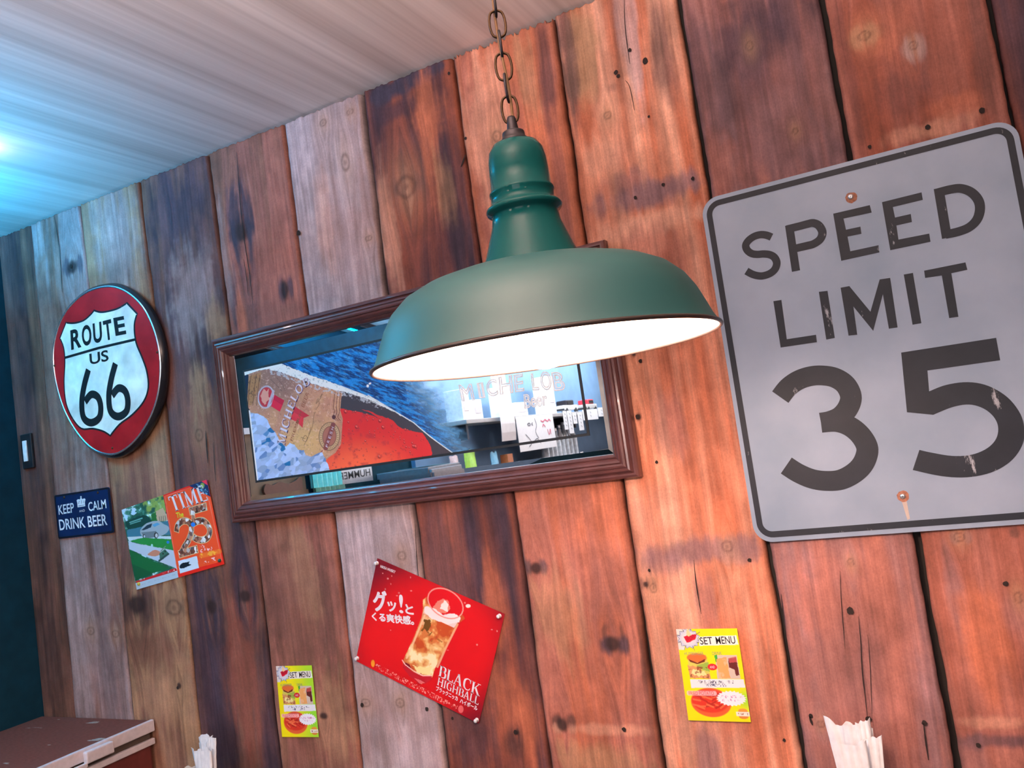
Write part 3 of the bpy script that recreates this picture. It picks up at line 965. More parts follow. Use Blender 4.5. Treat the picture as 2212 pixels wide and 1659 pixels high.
# painter: a flat printed sheet whose ink is put on a fine grid --------
class Sheet:
    def __init__(s, nu, nv, corner, y, crop=None):
        """corner: world TL, TR, BR, BL"""
        s.nu, s.nv = nu, nv
        TL, TR, BR, BL = (np.array(c) for c in corner)
        u, v = np.meshgrid(np.linspace(0, 1, nu), np.linspace(0, 1, nv))
        s.u, s.v = u, v
        u_, v_ = u[..., None], v[..., None]
        s.co = TL * (1 - u_) * (1 - v_) + TR * u_ * (1 - v_) + BR * u_ * v_ + BL * (1 - u_) * v_
        s.co[..., 1] = y
        s.c = np.zeros((nv, nu, 3))
        if crop:
            px, py = P(s.co[..., 0], s.co[..., 1], s.co[..., 2])
            s.X, s.Y = (px - crop.x0) / crop.k, (py - crop.y0) / crop.k
        else:
            s.X, s.Y = u, v

    def use(s, crop):
        px, py = P(s.co[..., 0], s.co[..., 1], s.co[..., 2])
        s.X, s.Y = (px - crop.x0) / crop.k, (py - crop.y0) / crop.k

    def mask(s, pts, wob=0.0, ws=.05, smooth=0):
        if smooth:
            pts = catmull(pts, smooth, True)
        X, Y = s.X, s.Y
        if wob:
            X = X + wob * (fbm(s.X * ws, s.Y * ws, 5, 3) - .5) * 2
            Y = Y + wob * (fbm(s.X * ws, s.Y * ws, 9, 3) - .5) * 2
        inside = np.zeros(X.shape, bool)
        k = len(pts)
        for i in range(k):
            x0, y0 = pts[i][:2]
            x1, y1 = pts[(i + 1) % k][:2]
            if y0 == y1:
                continue
            c = ((y0 > Y) != (y1 > Y)) & (X < (x1 - x0) * (Y - y0) / (y1 - y0) + x0)
            inside ^= c
        return inside.astype(float)

    def put(s, a, col):
        col = np.asarray(col, float)
        s.c = s.c * (1 - a[..., None]) + col * a[..., None]

    def poly(s, pts, col, a=1.0, wob=0, ws=.05, smooth=0):
        s.put(s.mask(pts, wob, ws, smooth) * a, col)

    def ell(s, cx_, cy_, rx, ry, col, a=1.0, soft=.08, rot=0.0):
        dx, dy = s.X - cx_, s.Y - cy_
        c, n = math.cos(rot), math.sin(rot)
        d = np.sqrt(((dx * c + dy * n) / rx) ** 2 + ((-dx * n + dy * c) / ry) ** 2)
        s.put(sstep(1 + soft, 1 - soft, d) * a, col)

    def line(s, pts, w, col, a=1.0):
        d = np.full(s.X.shape, 1e9)
        for i in range(len(pts) - 1):
            p, q = np.array(pts[i][:2], float), np.array(pts[i + 1][:2], float)
            e = q - p
            t = np.clip(((s.X - p[0]) * e[0] + (s.Y - p[1]) * e[1]) / (e @ e + 1e-9), 0, 1)
            d = np.minimum(d, np.hypot(s.X - p[0] - t * e[0], s.Y - p[1] - t * e[1]))
        s.put(sstep(w * .62, w * .38, d) * a, col)

    def dashes(s, p0, p1, h, col, seed=0, a=1.0):
        """a line of print too small to read"""
        p0, p1 = np.array(p0, float), np.array(p1, float)
        e = p1 - p0
        ln = np.linalg.norm(e)
        e /= ln
        t = (s.X - p0[0]) * e[0] + (s.Y - p0[1]) * e[1]
        d = (s.Y - p0[1]) * e[0] - (s.X - p0[0]) * e[1]
        nz = vnoise(t / (h * .33), d / (h * .4) + 7, seed) * vnoise(t / (h * 1.1), t * 0, seed + 3) ** .3
        s.put(((t > 0) & (t < ln) & (abs(d) < h / 2)) * sstep(.42, .62, nz) * a, col)

    def build(s, name, mat, parent=None, alpha=None):
        c = np.clip(s.c, 0, 1).reshape(-1, 3)
        if alpha is not None:
            c = np.concatenate([c, alpha.reshape(-1, 1)], 1)
        q = grid_faces(s.nu, s.nv)
        co = s.co.reshape(-1, 3)
        return np_mesh(name, co, q, mat, parent, False, c)


# ------------------------------------------------------------------ speed limit sign
M['plate'] = None
mt, nt, b = new_mat('worn_reflective_sheeting')
tc = nd(nt, 'ShaderNodeTexCoord')
n = nd(nt, 'ShaderNodeTexNoise')
n.inputs['Scale'].default_value = 5
n.inputs['Detail'].default_value = 6
nt.links.new(tc.outputs['Object'], n.inputs['Vector'])
cr = nd(nt, 'ShaderNodeValToRGB')
cr.color_ramp.elements[0].position = 0.3
cr.color_ramp.elements[0].color = (0.18, 0.232, 0.305, 1)
cr.color_ramp.elements[1].position = 0.7
cr.color_ramp.elements[1].color = (0.27, 0.318, 0.40, 1)
nt.links.new(n.outputs['Fac'], cr.inputs[0])
nt.links.new(cr.outputs[0], b.inputs['Base Color'])
b.inputs['Metallic'].default_value = 0.12
b.inputs['Roughness'].default_value = 0.46
bp = nd(nt, 'ShaderNodeBump')
bp.inputs['Strength'].default_value = 0.10
bp.inputs['Distance'].default_value = 0.01
nt.links.new(n.outputs['Fac'], bp.inputs['Height'])
nt.links.new(bp.outputs[0], b.inputs['Normal'])
M['plate'] = mt
M['sign_black'] = worn_paint('worn_black_lettering', (0.010, 0.013, 0.020), (0.34, 0.34, 0.37), 26, .625, .675, 0.5, (1, 1, .35), 0.35)
ys = -0.014
sgn = thing('speed_limit_sign', W(1880, 780, ys), 'large worn silver metal speed limit 35 road sign screwed to the plank wall', 'sign')
TLs, TRs, BLs = W(1513.5, 437.7, ys), W(2193, 248, ys), W(1632, 1173.5, ys)
sx0, sx1 = (TLs[0] + BLs[0]) / 2, TRs[0]
sz1, sz0 = (TLs[2] + TRs[2]) / 2, BLs[2]
slab('plate', rounded(sx0, sx1, sz0, sz1, .038, ys), .002, M['plate'], sgn)
yl = ys - .0006
ring_face('border', rounded(sx0 + .0088, sx1 - .0088, sz0 + .0095, sz1 - .0088, .031, yl), rounded(sx0 + .021, sx1 - .021, sz0 + .0225, sz1 - .021, .019, yl), M['sign_black'], sgn)
c6 = Crop(1600, 380, 612 / 2212)
c5 = Crop(1500, 380, 300 / 2212)
c7 = Crop(1600, 720, 612 / 2207)


def letter(crop, pts):
    return obj('letter', *poly_vf(px_poly(crop, pts, yl)), M['sign_black'], sgn)


def letter_strokes(crop, runs, w):
    parts = []
    for j, (pts, sm) in enumerate(runs):
        q = catmull(pts, 6) if sm else pts
        parts.append(stroke_poly([crop.w(p, yl)[[0, 2]] for p in q], w, yl - .00004 * j))
    return obj('letter', *join_vf(parts), M['sign_black'], sgn)


letter_strokes(c5, [([(1228, 975), (1150, 945), (1060, 935), (960, 960), (870, 1020), (818, 1100), (840, 1180), (910, 1235), (1000, 1250), (1100, 1243), (1200, 1255), (1275, 1300), (1312, 1385), (1285, 1480), (1210, 1550), (1100, 1590), (1010, 1590), (920, 1565), (828, 1515)], 1)], .0158)
letter_strokes(c5, [([(1508, 782), (1618, 1515)], 0), ([(1470, 850), (1600, 818), (1700, 793), (1800, 766), (1890, 750), (1980, 790), (2038, 895), (2005, 1005), (1900, 1082), (1780, 1115), (1640, 1148), (1570, 1165)], 1)], .0165)
letter(c6, [(722, 295), (1008, 228), (1023, 286), (803, 333), (822, 420), (935, 396), (943, 452), (834, 474), (856, 588), (1076, 541), (1083, 597), (785, 663)])
letter(c6, [(1103, 205), (1412, 128), (1422, 187), (1188, 243), (1205, 325), (1328, 297), (1337, 360), (1216, 387), (1232, 497), (1472, 450), (1482, 514), (1168, 580)])
letter_strokes(c6, [([(1545, 95), (1610, 484)], 0), ([(1540, 130), (1640, 105), (1720, 98), (1800, 128), (1855, 190), (1868, 262), (1845, 340), (1785, 400), (1700, 435), (1600, 457)], 1)], .0170)
letter(c6, [(255, 978), (318, 968), (360, 1275), (588, 1240), (595, 1298), (312, 1340)])
letter(c6, [(610, 905), (678, 897), (735, 1265), (668, 1278)])
letter(c6, [(780, 873), (848, 860), (1013, 1060), (1085, 808), (1167, 796), (1225, 1183), (1157, 1193), (1110, 925), (1035, 1210), (880, 1020), (910, 1240), (842, 1247)])
letter(c6, [(1273, 770), (1345, 757), (1411, 1150), (1342, 1162)])
letter(c6, [(1432, 740), (1755, 675), (1770, 733), (1645, 760), (1700, 1100), (1628, 1110), (1570, 778), (1440, 797)])
o = letter_strokes(c7, [([(308, 497), (370, 420), (450, 365), (540, 335), (630, 328), (730, 345), (815, 400), (858, 490), (838, 575), (780, 645), (700, 682), (625, 696)], 1), ([(625, 697), (740, 690), (840, 720), (920, 780), (975, 860), (985, 930), (950, 1020), (880, 1090), (780, 1140), (670, 1150), (560, 1135), (450, 1090), (355, 1030)], 1)], .041)
o.name = 'digit'
five = [(1250, 150), (1990, 35), (2022, 210), (1455, 290)] + catmull([(1468, 452), (1600, 402), (1770, 380), (1930, 410), (2080, 500), (2180, 630), (2210, 760), (2190, 880), (2100, 1000), (1950, 1085), (1760, 1122), (1560, 1112), (1340, 1065)], 5) + catmull([(1392, 908), (1480, 928), (1650, 955), (1800, 945), (1920, 895), (1990, 820), (2005, 730), (1970, 650), (1890, 585), (1780, 555), (1650, 575), (1500, 635)], 5) + [(1295, 615)]
o = letter(c7, five)
o.name = 'digit'
for (px, py, r, drip) in ((1837.5, 425, 5.2, 0), (1950, 1072, 5.2, 1)):
    c = W(px, py, ys)
    k = np.linalg.norm(c - CAM) / FPX
    st = [(c[0] + (r * 1.95 + 1.6 * random.random()) * k * math.cos(t * math.pi / 10) + .6 * k, ys - .0004, c[2] - (2.0 if not drip else 0) * k + (r * 1.9 + 1.8 * random.random()) * k * math.sin(t * math.pi / 10)) for t in range(20)]
    obj('rust_stain', *poly_vf(st), M['rust'], sgn)
    if drip:
        dr = [c + np.array((-.0035, -.0003, -.008)), c + np.array((.0055, -.0003, -.008)), c + np.array((.006, -.0003, -.045)), c + np.array((.001, -.0003, -.047))]
        obj('rust_drip', *poly_vf(dr), plain('faint_rust', (0.42, 0.33, 0.28), 0.6), sgn)
    rr = r * k
    v, f = lathe_vf([(rr, 0), (rr, .0012), (rr * .85, .0024), (rr * .45, .003), (.00001, .0031)], 0, 0, 0, 20)
    v = [(c[0] + a, ys - .0002 - h, c[2] + b_) for a, b_, h in v]
    sc_ = obj('screw', v, f, M['steel'], sgn, True)
    cross = [stroke_poly([(c[0] - rr * .5 * q, c[2] - rr * .5 * (1 - q)), (c[0] + rr * .5 * q, c[2] + rr * .5 * (1 - q))], rr * .2, ys - .0037) for q in (0, 1)]
    obj('screw_slot', *join_vf(cross), M['iron'], sc_)

# ------------------------------------------------------------------ pendant lamp
LX, LY, LZ = 0.004, -0.956, 1.650
lamp = thing('pendant_lamp', (LX, LY, LZ), 'dark green enamel barn pendant lamp with lit white inside hanging on a chain', 'lamp')
LC = (LX, LY, LZ)
neck = [(.0600, .1010), (.0588, .1045), (.0530, .117), (.0465, .136), (.0415, .150), (.0390, .163), (.0400, .1655), (.0440, .1675), (.0452, .1705), (.0440, .1735), (.0395, .1755), (.0378, .179), (.0372, .187),
        (.0385, .1895), (.0385, .192), (.0360, .1945), (.0352, .215), (.0346, .228), (.0325, .240), (.0270, .2485), (.0180, .2520), (.0090, .2525)]
shade = [(.2005, .000), (.1985, .0035), (.1945, .011), (.1885, .026), (.1815, .043), (.1715, .0595), (.1560, .0745), (.1360, .0850), (.1130, .0920), (.0900, .0965), (.0700, .0995), (.0600, .1010)]
lathe('shade', shade, LC, M['hazed_green'], lamp, 96)
lathe('lamp_neck', neck, LC, M['green'], lamp, 64)
lathe('shade_lining', [(r - .0016, h - .0002 * i) for i, (r, h) in enumerate(shade[:-1])] + [(.045, .099), (.034, .110), (.030, .135), (.0001, .135)], LC, M['white_enamel'], lamp, 96)
v, f = tube_vf([(LX + .2005 * math.cos(2 * math.pi * i / 72), LY + .2005 * math.sin(2 * math.pi * i / 72), LZ) for i in range(72)], .0024, 8, True)
obj('shade_rim', v, f, plain('dark_rim_enamel', (0.05, 0.035, 0.03), 0.3), lamp, True)
M['bulb'] = plain('lit_bulb', (1, .9, .8), 0.5, emit=(1.0, 0.70, 0.58), estr=350.0)
lathe('bulb', [(.0001, -.020), (.012, -.018), (.022, -.011), (.0285, .000), (.030, .012), (.027, .026), (.020, .044), (.014, .066), (.013, .088), (.0001, .088)], LC, M['bulb'], lamp, 32)
lathe('bulb_socket', [(.0135, .084), (.017, .086), (.017, .128), (.0001, .130)], LC, M['white_enamel'], lamp, 24)
lathe('collar', [(.0001, .2665), (.0085, .266), (.0115, .265), (.0130, .264), (.0135, .262), (.0135, .258), (.0155, .256), (.0165, .2535), (.0165, .2515), (.0001, .2515)], LC, M['iron'], lamp, 24)
lathe('hook_stem', [(.0001, .2835), (.0045, .283), (.0055, .280), (.0062, .274), (.0072, .266), (.0075, .262)], LC, M['iron'], lamp, 16)


def link_vf(zc, turn, half=.0168, w=.0096, r=.0016):
    pts = []
    for i in range(24):
        a = 2 * math.pi * i / 24
        q = math.sin(a)
        hx = w * math.cos(a)
        hz = (half - r) * q if abs(q) < 0 else (half - w) * (1 if q >= 0 else -1) * min(1, abs(q) * 1.6) + w * q
        pts.append((LX + hx * math.cos(turn), LY + hx * math.sin(turn), zc + hz))
    return tube_vf(pts, r, 8, True)


zc = LZ + .2825
i = 0
base_turn = 0.42
while zc < CEIL - .03:
    tilt = base_turn + (math.pi / 2 if i % 2 else 0) + random.uniform(-.12, .12)
    ln = obj('chain_link', *link_vf(zc + .0095, tilt), M['iron'] if i % 2 else M['brass'], lamp, True)
    zc += .0266
    i += 1
cord = [(LX + .0028 * math.sin(q * .9), LY + .0028 * math.cos(q * 1.1), LZ + .272 + q * .0275) for q in range(0, 24)]
obj('electric_cord', *tube_vf(catmull(cord, 3), .0018, 6), M['cord'], lamp, True)
lathe('ceiling_rose', [(.0001, -.03), (.012, -.03), (.02, -.02), (.05, -.014), (.055, -.004), (.055, .0), (.0001, 0)], (LX, LY, CEIL - .0005), M['green'], lamp, 32)

# ------------------------------------------------------------------ bar mirror
mir = thing('bar_mirror', W(900, 900, -.01), 'wide mahogany framed bar mirror printed with a beer bottle', 'mirror')
yf = -.030
fx0 = (W(458, 735, yf)[0] + W(498, 1130, yf)[0]) / 2
fx1 = (W(1303, 515.5, yf)[0] + W(1383, 1032, yf)[0]) / 2
fz1 = (W(458, 735, yf)[2] + W(1303, 515.5, yf)[2]) / 2
fz0 = (W(498, 1130, yf)[2] + W(1383, 1032, yf)[2]) / 2
PROF = [(0, -.0), (0, .020), (.002, .0245), (.007, .0275), (.0105, .0275), (.0125, .0235), (.0145, .0265), (.018, .031), (.0225, .0325), (.0245, .0295), (.0265, .0325), (.031, .0345), (.035, .0335), (.0365, .030),
        (.0385, .0325), (.043, .031), (.047, .0265), (.049, .0225), (.051, .0245), (.054, .021), (.0565, .0165), (.058, .0145), (.058, .006)]
ix0, ix1, iz0, iz1 = fx0 + .058, fx1 - .058, fz0 + .058, fz1 - .058
for side in range(4):
    v, f = [], []
    for (u, d) in PROF:
        if side == 0:
            a, c = (fx0 + u, fz1 - u), (fx1 - u, fz1 - u)
        elif side == 1:
            a, c = (fx1 - u, fz1 - u), (fx1 - u, fz0 + u)
        elif side == 2:
            a, c = (fx1 - u, fz0 + u), (fx0 + u, fz0 + u)
        else:
            a, c = (fx0 + u, fz0 + u), (fx0 + u, fz1 - u)
        v += [(a[0], -.006 - d, a[1]), (c[0], -.006 - d, c[1])]
    for i in range(len(PROF) - 1):
        f.append((2 * i, 2 * i + 1, 2 * i + 3, 2 * i + 2))
    obj('frame_rail', v, f, M['frame'], mir)
ym = -.012
mt, nt, b = new_mat('mirror_glass')
b.inputs['Base Color'].default_value = (0.86, 0.90, 0.93, 1)
b.inputs['Metallic'].default_value = 1.0
b.inputs['Roughness'].default_value = 0.012
M['mirror'] = mt
obj('mirror_glass', [(ix0 - .003, ym, iz0 - .003), (ix1 + .003, ym, iz0 - .003), (ix1 + .003, ym, iz1 + .003), (ix0 - .003, ym, iz1 + .003)], [(0, 1, 2, 3)], M['mirror'], mir)
# ground bevel along the edge of the glass
bw = .013
o_, i_ = [(ix0, iz0), (ix1, iz0), (ix1, iz1), (ix0, iz1)], [(ix0 + bw, iz0 + bw), (ix1 - bw, iz0 + bw), (ix1 - bw, iz1 - bw), (ix0 + bw, iz1 - bw)]
v = [(p[0], ym - .0001, p[1]) for p in o_] + [(p[0], ym - .0009, p[1]) for p in i_] + [(p[0], ym - .0001, p[1]) for p in i_]
f = [(i, (i + 1) % 4, 4 + (i + 1) % 4, 4 + i) for i in range(4)]
obj('glass_bevel', v, f, M['mirror'], mir)
# printed field
yp = ym - .0011
bTL, bBL, bBR = W(523, 800, yp), W(553, 1044, yp), W(1274, 939.5, yp)
bx0, bx1 = (bTL[0] + bBL[0]) / 2, bBR[0]
bz0, bz1 = (bBL[2] + bBR[2]) / 2, bTL[2]
ring_face('printed_border', [(bx0, yp, bz0), (bx1, yp, bz0), (bx1, yp, bz1), (bx0, yp, bz1)], [(bx0 + .0065, yp, bz0 + .0065), (bx1 - .0065, yp, bz0 + .0065), (bx1 - .0065, yp, bz1 - .0065), (bx0 + .0065, yp, bz1 - .0065)], M['black'], mir)
mt, nt, b = new_mat('print_on_mirror')
at = nd(nt, 'ShaderNodeAttribute', attribute_name='tone')
nt.links.new(at.outputs['Color'], b.inputs['Base Color'])
b.inputs['Roughness'].default_value = 0.35
b.inputs['Coat Weight'].default_value = 0.15
gl = nd(nt, 'ShaderNodeBsdfGlossy')
gl.inputs['Color'].default_value = (0.86, 0.90, 0.93, 1)
gl.inputs['Roughness'].default_value = 0.012
mx = nd(nt, 'ShaderNodeMixShader')
nt.links.new(at.outputs['Alpha'], mx.inputs[0])
nt.links.new(gl.outputs[0], mx.inputs[1])
nt.links.new(b.outputs[0], mx.inputs[2])
nt.links.new(mx.outputs[0], nt.nodes['Material Output'].inputs['Surface'])
M['mirror_print'] = mt
q = .0062
ca, cb = Crop(500, 760, 320 / 1770), Crop(780, 780, 300 / 1991)
S = Sheet(900, 300, [(bx0 + q, 0, bz1 - q), (bx1 - q, 0, bz1 - q), (bx1 - q, 0, bz0 + q), (bx0 + q, 0, bz0 + q)], yp, ca)
X, Y = S.X, S.Y
XB, YB = (S.X * ca.k + ca.x0 - cb.x0) / cb.k, (S.Y * ca.k + ca.y0 - cb.y0) / cb.k


def b2a(p):
    return ((cb.x0 + p[0] * cb.k - ca.x0) / ca.k, (cb.y0 + p[1] * cb.k - ca.y0) / ca.k)


# water: streaks that run down to the right
fl = fbm((X + 2.2 * Y) * .006 - .5, (Y - .42 * X) * .045, 3, 5)
fl2 = fbm(X * .02, (Y - .5 * X) * .12, 8, 4)
S.c = np.array(lin(10, 84, 165)) * (1 + 0 * X[..., None])
S.put(sstep(.45, .62, fl), lin(30, 140, 220))
S.put(sstep(.50, .34, fl) * .8, lin(3, 36, 92))
S.put(sstep(.62, .72, fl2) * .6, lin(110, 175, 225))
up = [(590, 140), (780, 215), (950, 285), (1130, 340), (1300, 405), (1450, 465), (1560, 505), (1680, 560), (1770, 620)] + [b2a(p) for p in ((100, 490), (350, 640), (550, 760), (750, 880), (850, 965), (1000, 1090), (1150, 1200), (1320, 1320))]
low = [(440, 210), (560, 235), (700, 285), (830, 335), (950, 380), (1080, 415), (1200, 450), (1330, 475), (1450, 510), (1600, 555), (1770, 625)] + [b2a(p) for p in ((100, 560), (300, 650), (450, 715), (600, 800), (740, 880))]
# glass body below the curve
body = up + [(1900, 2000), (-300, 2000), (-300, 60)]
S.poly(body, lin(70, 62, 68))
rd = low[:0] + [(1330, 680), (1560, 720), (1770, 800)] + [b2a(p) for p in ((0, 670), (170, 740), (350, 810), (560, 930), (740, 1000), (870, 1040), (940, 1130), (1010, 1230), (1025, 1330), (1000, 1560), (-1500, 1700))] + [(1000, 1700), (1000, 680)]
S.poly(rd, lin(225, 45, 45), wob=26, ws=.012)
glow = sstep(900, 100, np.hypot(X - 1500, (Y - 1420) * 1.7)) * S.mask(rd, 26, .012)
S.put(glow * .9, lin(255, 110, 70))
S.put(S.mask(rd, 26, .012) * sstep(.55, .8, fbm(X * .012, Y * .012, 77, 4)) * .5, lin(170, 40, 60))
rs = np.random.default_rng(11)
for i in range(170):
    bx, by = rs.uniform(1180, 2400), rs.uniform(700, 1480)
    r = rs.choice([7, 9, 12, 20], p=[.5, .25, .17, .08])
    ok_ = S.mask(rd)[np.unravel_index(np.argmin((X - bx) ** 2 + (Y - by) ** 2), X.shape)]
    if ok_:
        S.ell(bx, by, r, r * 1.15, lin(120, 16, 26), .8, .35)
        S.ell(bx + r * .25, by - r * .2, r * .62, r * .75, lin(240, 80, 66), .9, .3)
        S.ell(bx - r * .3, by - r * .45, r * .25, r * .25, lin(255, 190, 180), .9, .3)
# label
lab = [(150, 240), (330, 225), (450, 205), (700, 285), (950, 380), (1200, 450), (1330, 480), (1310, 560), (1300, 700), (1330, 800), (1310, 1100), (1240, 1210), (1150, 1270), (1050, 1420), (180, 1500)]
S.poly(lab, lin(196, 140, 112))
S.put(S.mask(lab) * sstep(.4, .7, fbm(X * .006, Y * .006, 31, 3)) * .6, lin(215, 165, 120))
S.put(S.mask(lab) * sstep(420, 60, np.hypot(X - 900, Y - 1080)) * .8, lin(222, 182, 120))
S.put(S.mask(lab) * sstep(520, 100, np.hypot(X - 520, Y - 330)) * .75, lin(128, 98, 92))
S.put(S.mask(lab) * sstep(.60, .78, fbm(X * .05, Y * .05, 41, 3)) * .5, lin(240, 200, 178))
S.put(S.mask(lab) * sstep(.40, .25, fbm(X * .07, Y * .07, 43, 3)) * .35, lin(120, 80, 66))
S.poly([(215, 285), (355, 245), (335, 420), (240, 640), (200, 640), (185, 440)], lin(176, 128, 84), wob=6)
for q_ in (0, 60, 105):
    S.line([(235 + q_, 280), (215 + q_, 420), (165 + q_ * 1.0 + 30, 640)], 7, lin(105, 62, 40))
S.put(S.mask([(215, 285), (355, 245), (335, 420), (240, 640), (200, 640), (185, 440)]) * sstep(.58, .7, fbm(X * .06, Y * .06, 51, 3)) * .7, lin(80, 58, 48))
S.poly([(150, 240), (205, 280), (185, 640), (220, 700), (150, 720)], lin(28, 40, 66))
S.line([(470, 330), (560, 420), (600, 470)], 8, lin(90, 66, 66), .6)
S.line([(540, 310), (600, 380), (640, 460)], 8, lin(96, 72, 70), .6)
# round crest
S.ell(412, 540, 98, 138, lin(206, 200, 214), 1, .04, .12)
S.ell(412, 540, 84, 122, lin(150, 110, 110), 1, .04, .12)
S.ell(412, 540, 78, 115, lin(196, 48, 60), 1, .04, .12)
S.poly([(350, 520), (385, 440), (420, 470), (450, 440), (440, 540), (470, 560), (420, 600), (400, 640), (365, 590)], lin(224, 160, 140), wob=10)
for t in range(40):
    a = t * math.pi / 20
    S.ell(412 + 91 * math.cos(a), 540 + 130 * math.sin(a), 3, 5, lin(110, 100, 120), .8, .3)
S.line([(500, 470), (470, 560), (440, 650)], 26, lin(200, 192, 206))
S.line([(500, 470), (470, 560), (440, 650)], 6, lin(120, 110, 130), .6)
S.poly([(512, 512), (632, 580), (578, 716), (472, 650)], lin(226, 40, 70))
S.poly([(512, 512), (632, 580), (610, 640), (500, 570)], lin(190, 26, 66), .6)
S.poly([(762, 655), (930, 762), (862, 790), (852, 908), (780, 838), (704, 800)], lin(226, 60, 72), wob=4)
S.poly([(762, 655), (930, 762), (868, 790), (740, 720)], lin(190, 40, 60), .6)
# handwriting and strap ornament
for pts in ([(870, 1110), (905, 1030), (880, 1000), (850, 1050), (900, 1060), (950, 900), (930, 980), (965, 900), (975, 840), (985, 760), (1000, 720)], [(1010, 690), (1050, 620), (1035, 560), (1010, 620), (1060, 560), (1085, 500), (1060, 540)], [(830, 1020), (880, 1040)]):
    S.line(catmull(pts, 4), 6, lin(120, 86, 52), .85)
for dx in (0, 32, 66, 100):
    S.line(catmull([(1205 + dx, 480), (1195 + dx, 560), (1188 + dx, 660), (1200 + dx * .9, 720), (1190 + dx * .8, 780), (1230 + dx * .7, 820)], 5), 9, lin(120, 66, 54) if dx % 64 else lin(210, 160, 140), .9)
S.ell(1222, 780, 22, 26, lin(90, 50, 56))
S.line([(1085, 1180), (1050, 1230), (1110, 1260), (1090, 1290)], 14, lin(150, 60, 70), .9)
S.line([(1110, 1190), (1170, 1240), (1220, 1190)], 8, lin(200, 160, 130), .9)
# guarantee seal
S.ell(1170, 1010, 126, 170, lin(84, 66, 44), 1, .03, .08)
S.ell(1170, 1010, 119, 162, lin(206, 170, 128), 1, .03, .08)
S.ell(1170, 1010, 84, 122, lin(94, 60, 46), 1, .03, .08)
S.ell(1170, 1010, 78, 115, lin(176, 110, 92), 1, .03, .08)
for t in range(34):
    a = t * math.pi / 17 + .1
    S.line([(1170 + 92 * math.cos(a), 1010 + 131 * math.sin(a)), (1170 + 110 * math.cos(a), 1010 + 152 * math.sin(a))], 6, lin(96, 66, 46), .75)
S.line([(1215, 870), (1125, 1150)], 56, lin(136, 72, 70))
# crushed ice
ice = [(205, 720), (270, 735), (330, 745), (390, 780), (440, 830), (470, 900), (520, 960), (560, 1040), (620, 1110), (660, 1130), (700, 1090), (750, 1110), (790, 1180), (860, 1170), (890, 1240), (960, 1245), (1040, 1210), (1090, 1200), (1120, 1270), (1150, 1340), (1180, 1430), (1150, 1700), (100, 1700)]
cell = np.full(X.shape, 1e9)
ci = np.zeros(X.shape)
pts = rs.uniform((150, 700), (1250, 1580), (330, 2))
for j, (a, c) in enumerate(pts):
    d = np.hypot((X - a) * 1.0 + .4 * (Y - c), Y - c)
    ci = np.where(d < cell, j, ci)
    cell = np.minimum(cell, d)
shade_ = _hash(ci, ci * 0 + 3, 5)
ic = np.array(lin(176, 200, 236)) * (0.62 + .62 * shade_)[..., None]
mk = S.mask(ice, 14, .02)
S.c = S.c * (1 - mk[..., None]) + ic * mk[..., None]
S.put(mk * sstep(.93, .97, shade_), lin(30, 110, 165))
S.put(mk * sstep(.62, .8, fbm(X * .008, Y * .008, 61, 3)) * .5, lin(120, 150, 215))
S.put(mk * sstep(.12, .05, shade_) * .8, lin(90, 130, 190))
# white foam line of the glass, thick at the left and running out to the right
foam = up[:12] + low[::-1]
S.poly(foam, lin(236, 242, 240), wob=9, ws=.05)
S.line(up[4:], 12, lin(225, 236, 238))
S.put(S.mask(foam, 20, .06) * sstep(.66, .72, fbm(X * .05, Y * .05, 71, 3)) * .7, lin(150, 176, 182))
S.put(S.mask([(p[0] + 30, p[1] + 60) for p in low[:11]] + low[:11][::-1], 22, .05) * sstep(.48, .56, fbm(X * .04, Y * .04, 73, 3)) * .9, lin(190, 190, 196))
S.poly([(140, 236), (600, 130), (605, 165), (440, 205), (330, 222), (140, 288)], lin(236, 246, 244))
S.poly([(205, 700), (222, 700), (320, 1545), (300, 1545)], lin(240, 240, 240))
# glints on the water
S.ell(1655, 378, 16, 11, lin(250, 250, 250), 1, .2, -.5)
S.ell(1628, 408, 15, 18, lin(250, 250, 250), 1, .2)
# where the print thins out to bare mirror
edge = XB + .55 * (YB - 600) * -1
tfade = XB - (YB - 300) * .62
al = sstep(1150, 640, tfade + 260 * (fbm(XB * .006, YB * .012, 91, 4) - .5) * 2)
al = np.where(tfade < 520, np.maximum(al, 1 - .25 * sstep(420, 520, tfade)), al)
al *= np.where(fbm(XB * .05, YB * .05, 95, 3) > .62, .8, 1)
al = np.where(S.mask(body) > .5, 1, al)
tone_far = sstep(450, 900, tfade) * (1 - S.mask(body))
S.put(tone_far * .6, lin(120, 175, 205))
bod_fade = S.mask([b2a(p) for p in ((1010, 1180), (740, 900), (1320, 1320), (1000, 1560))], 0)
S.build('printed_picture', M['mirror_print'], mir, np.clip(al, 0, 1))
# lettering printed on the mirror
M['label_white'] = plain('label_lettering_pale', lin(220, 214, 230), 0.4)
M['label_violet'] = plain('label_lettering_shadow', lin(96, 60, 110), 0.5)
M['label_brown'] = plain('label_lettering_brown', lin(150, 88, 56), 0.5)


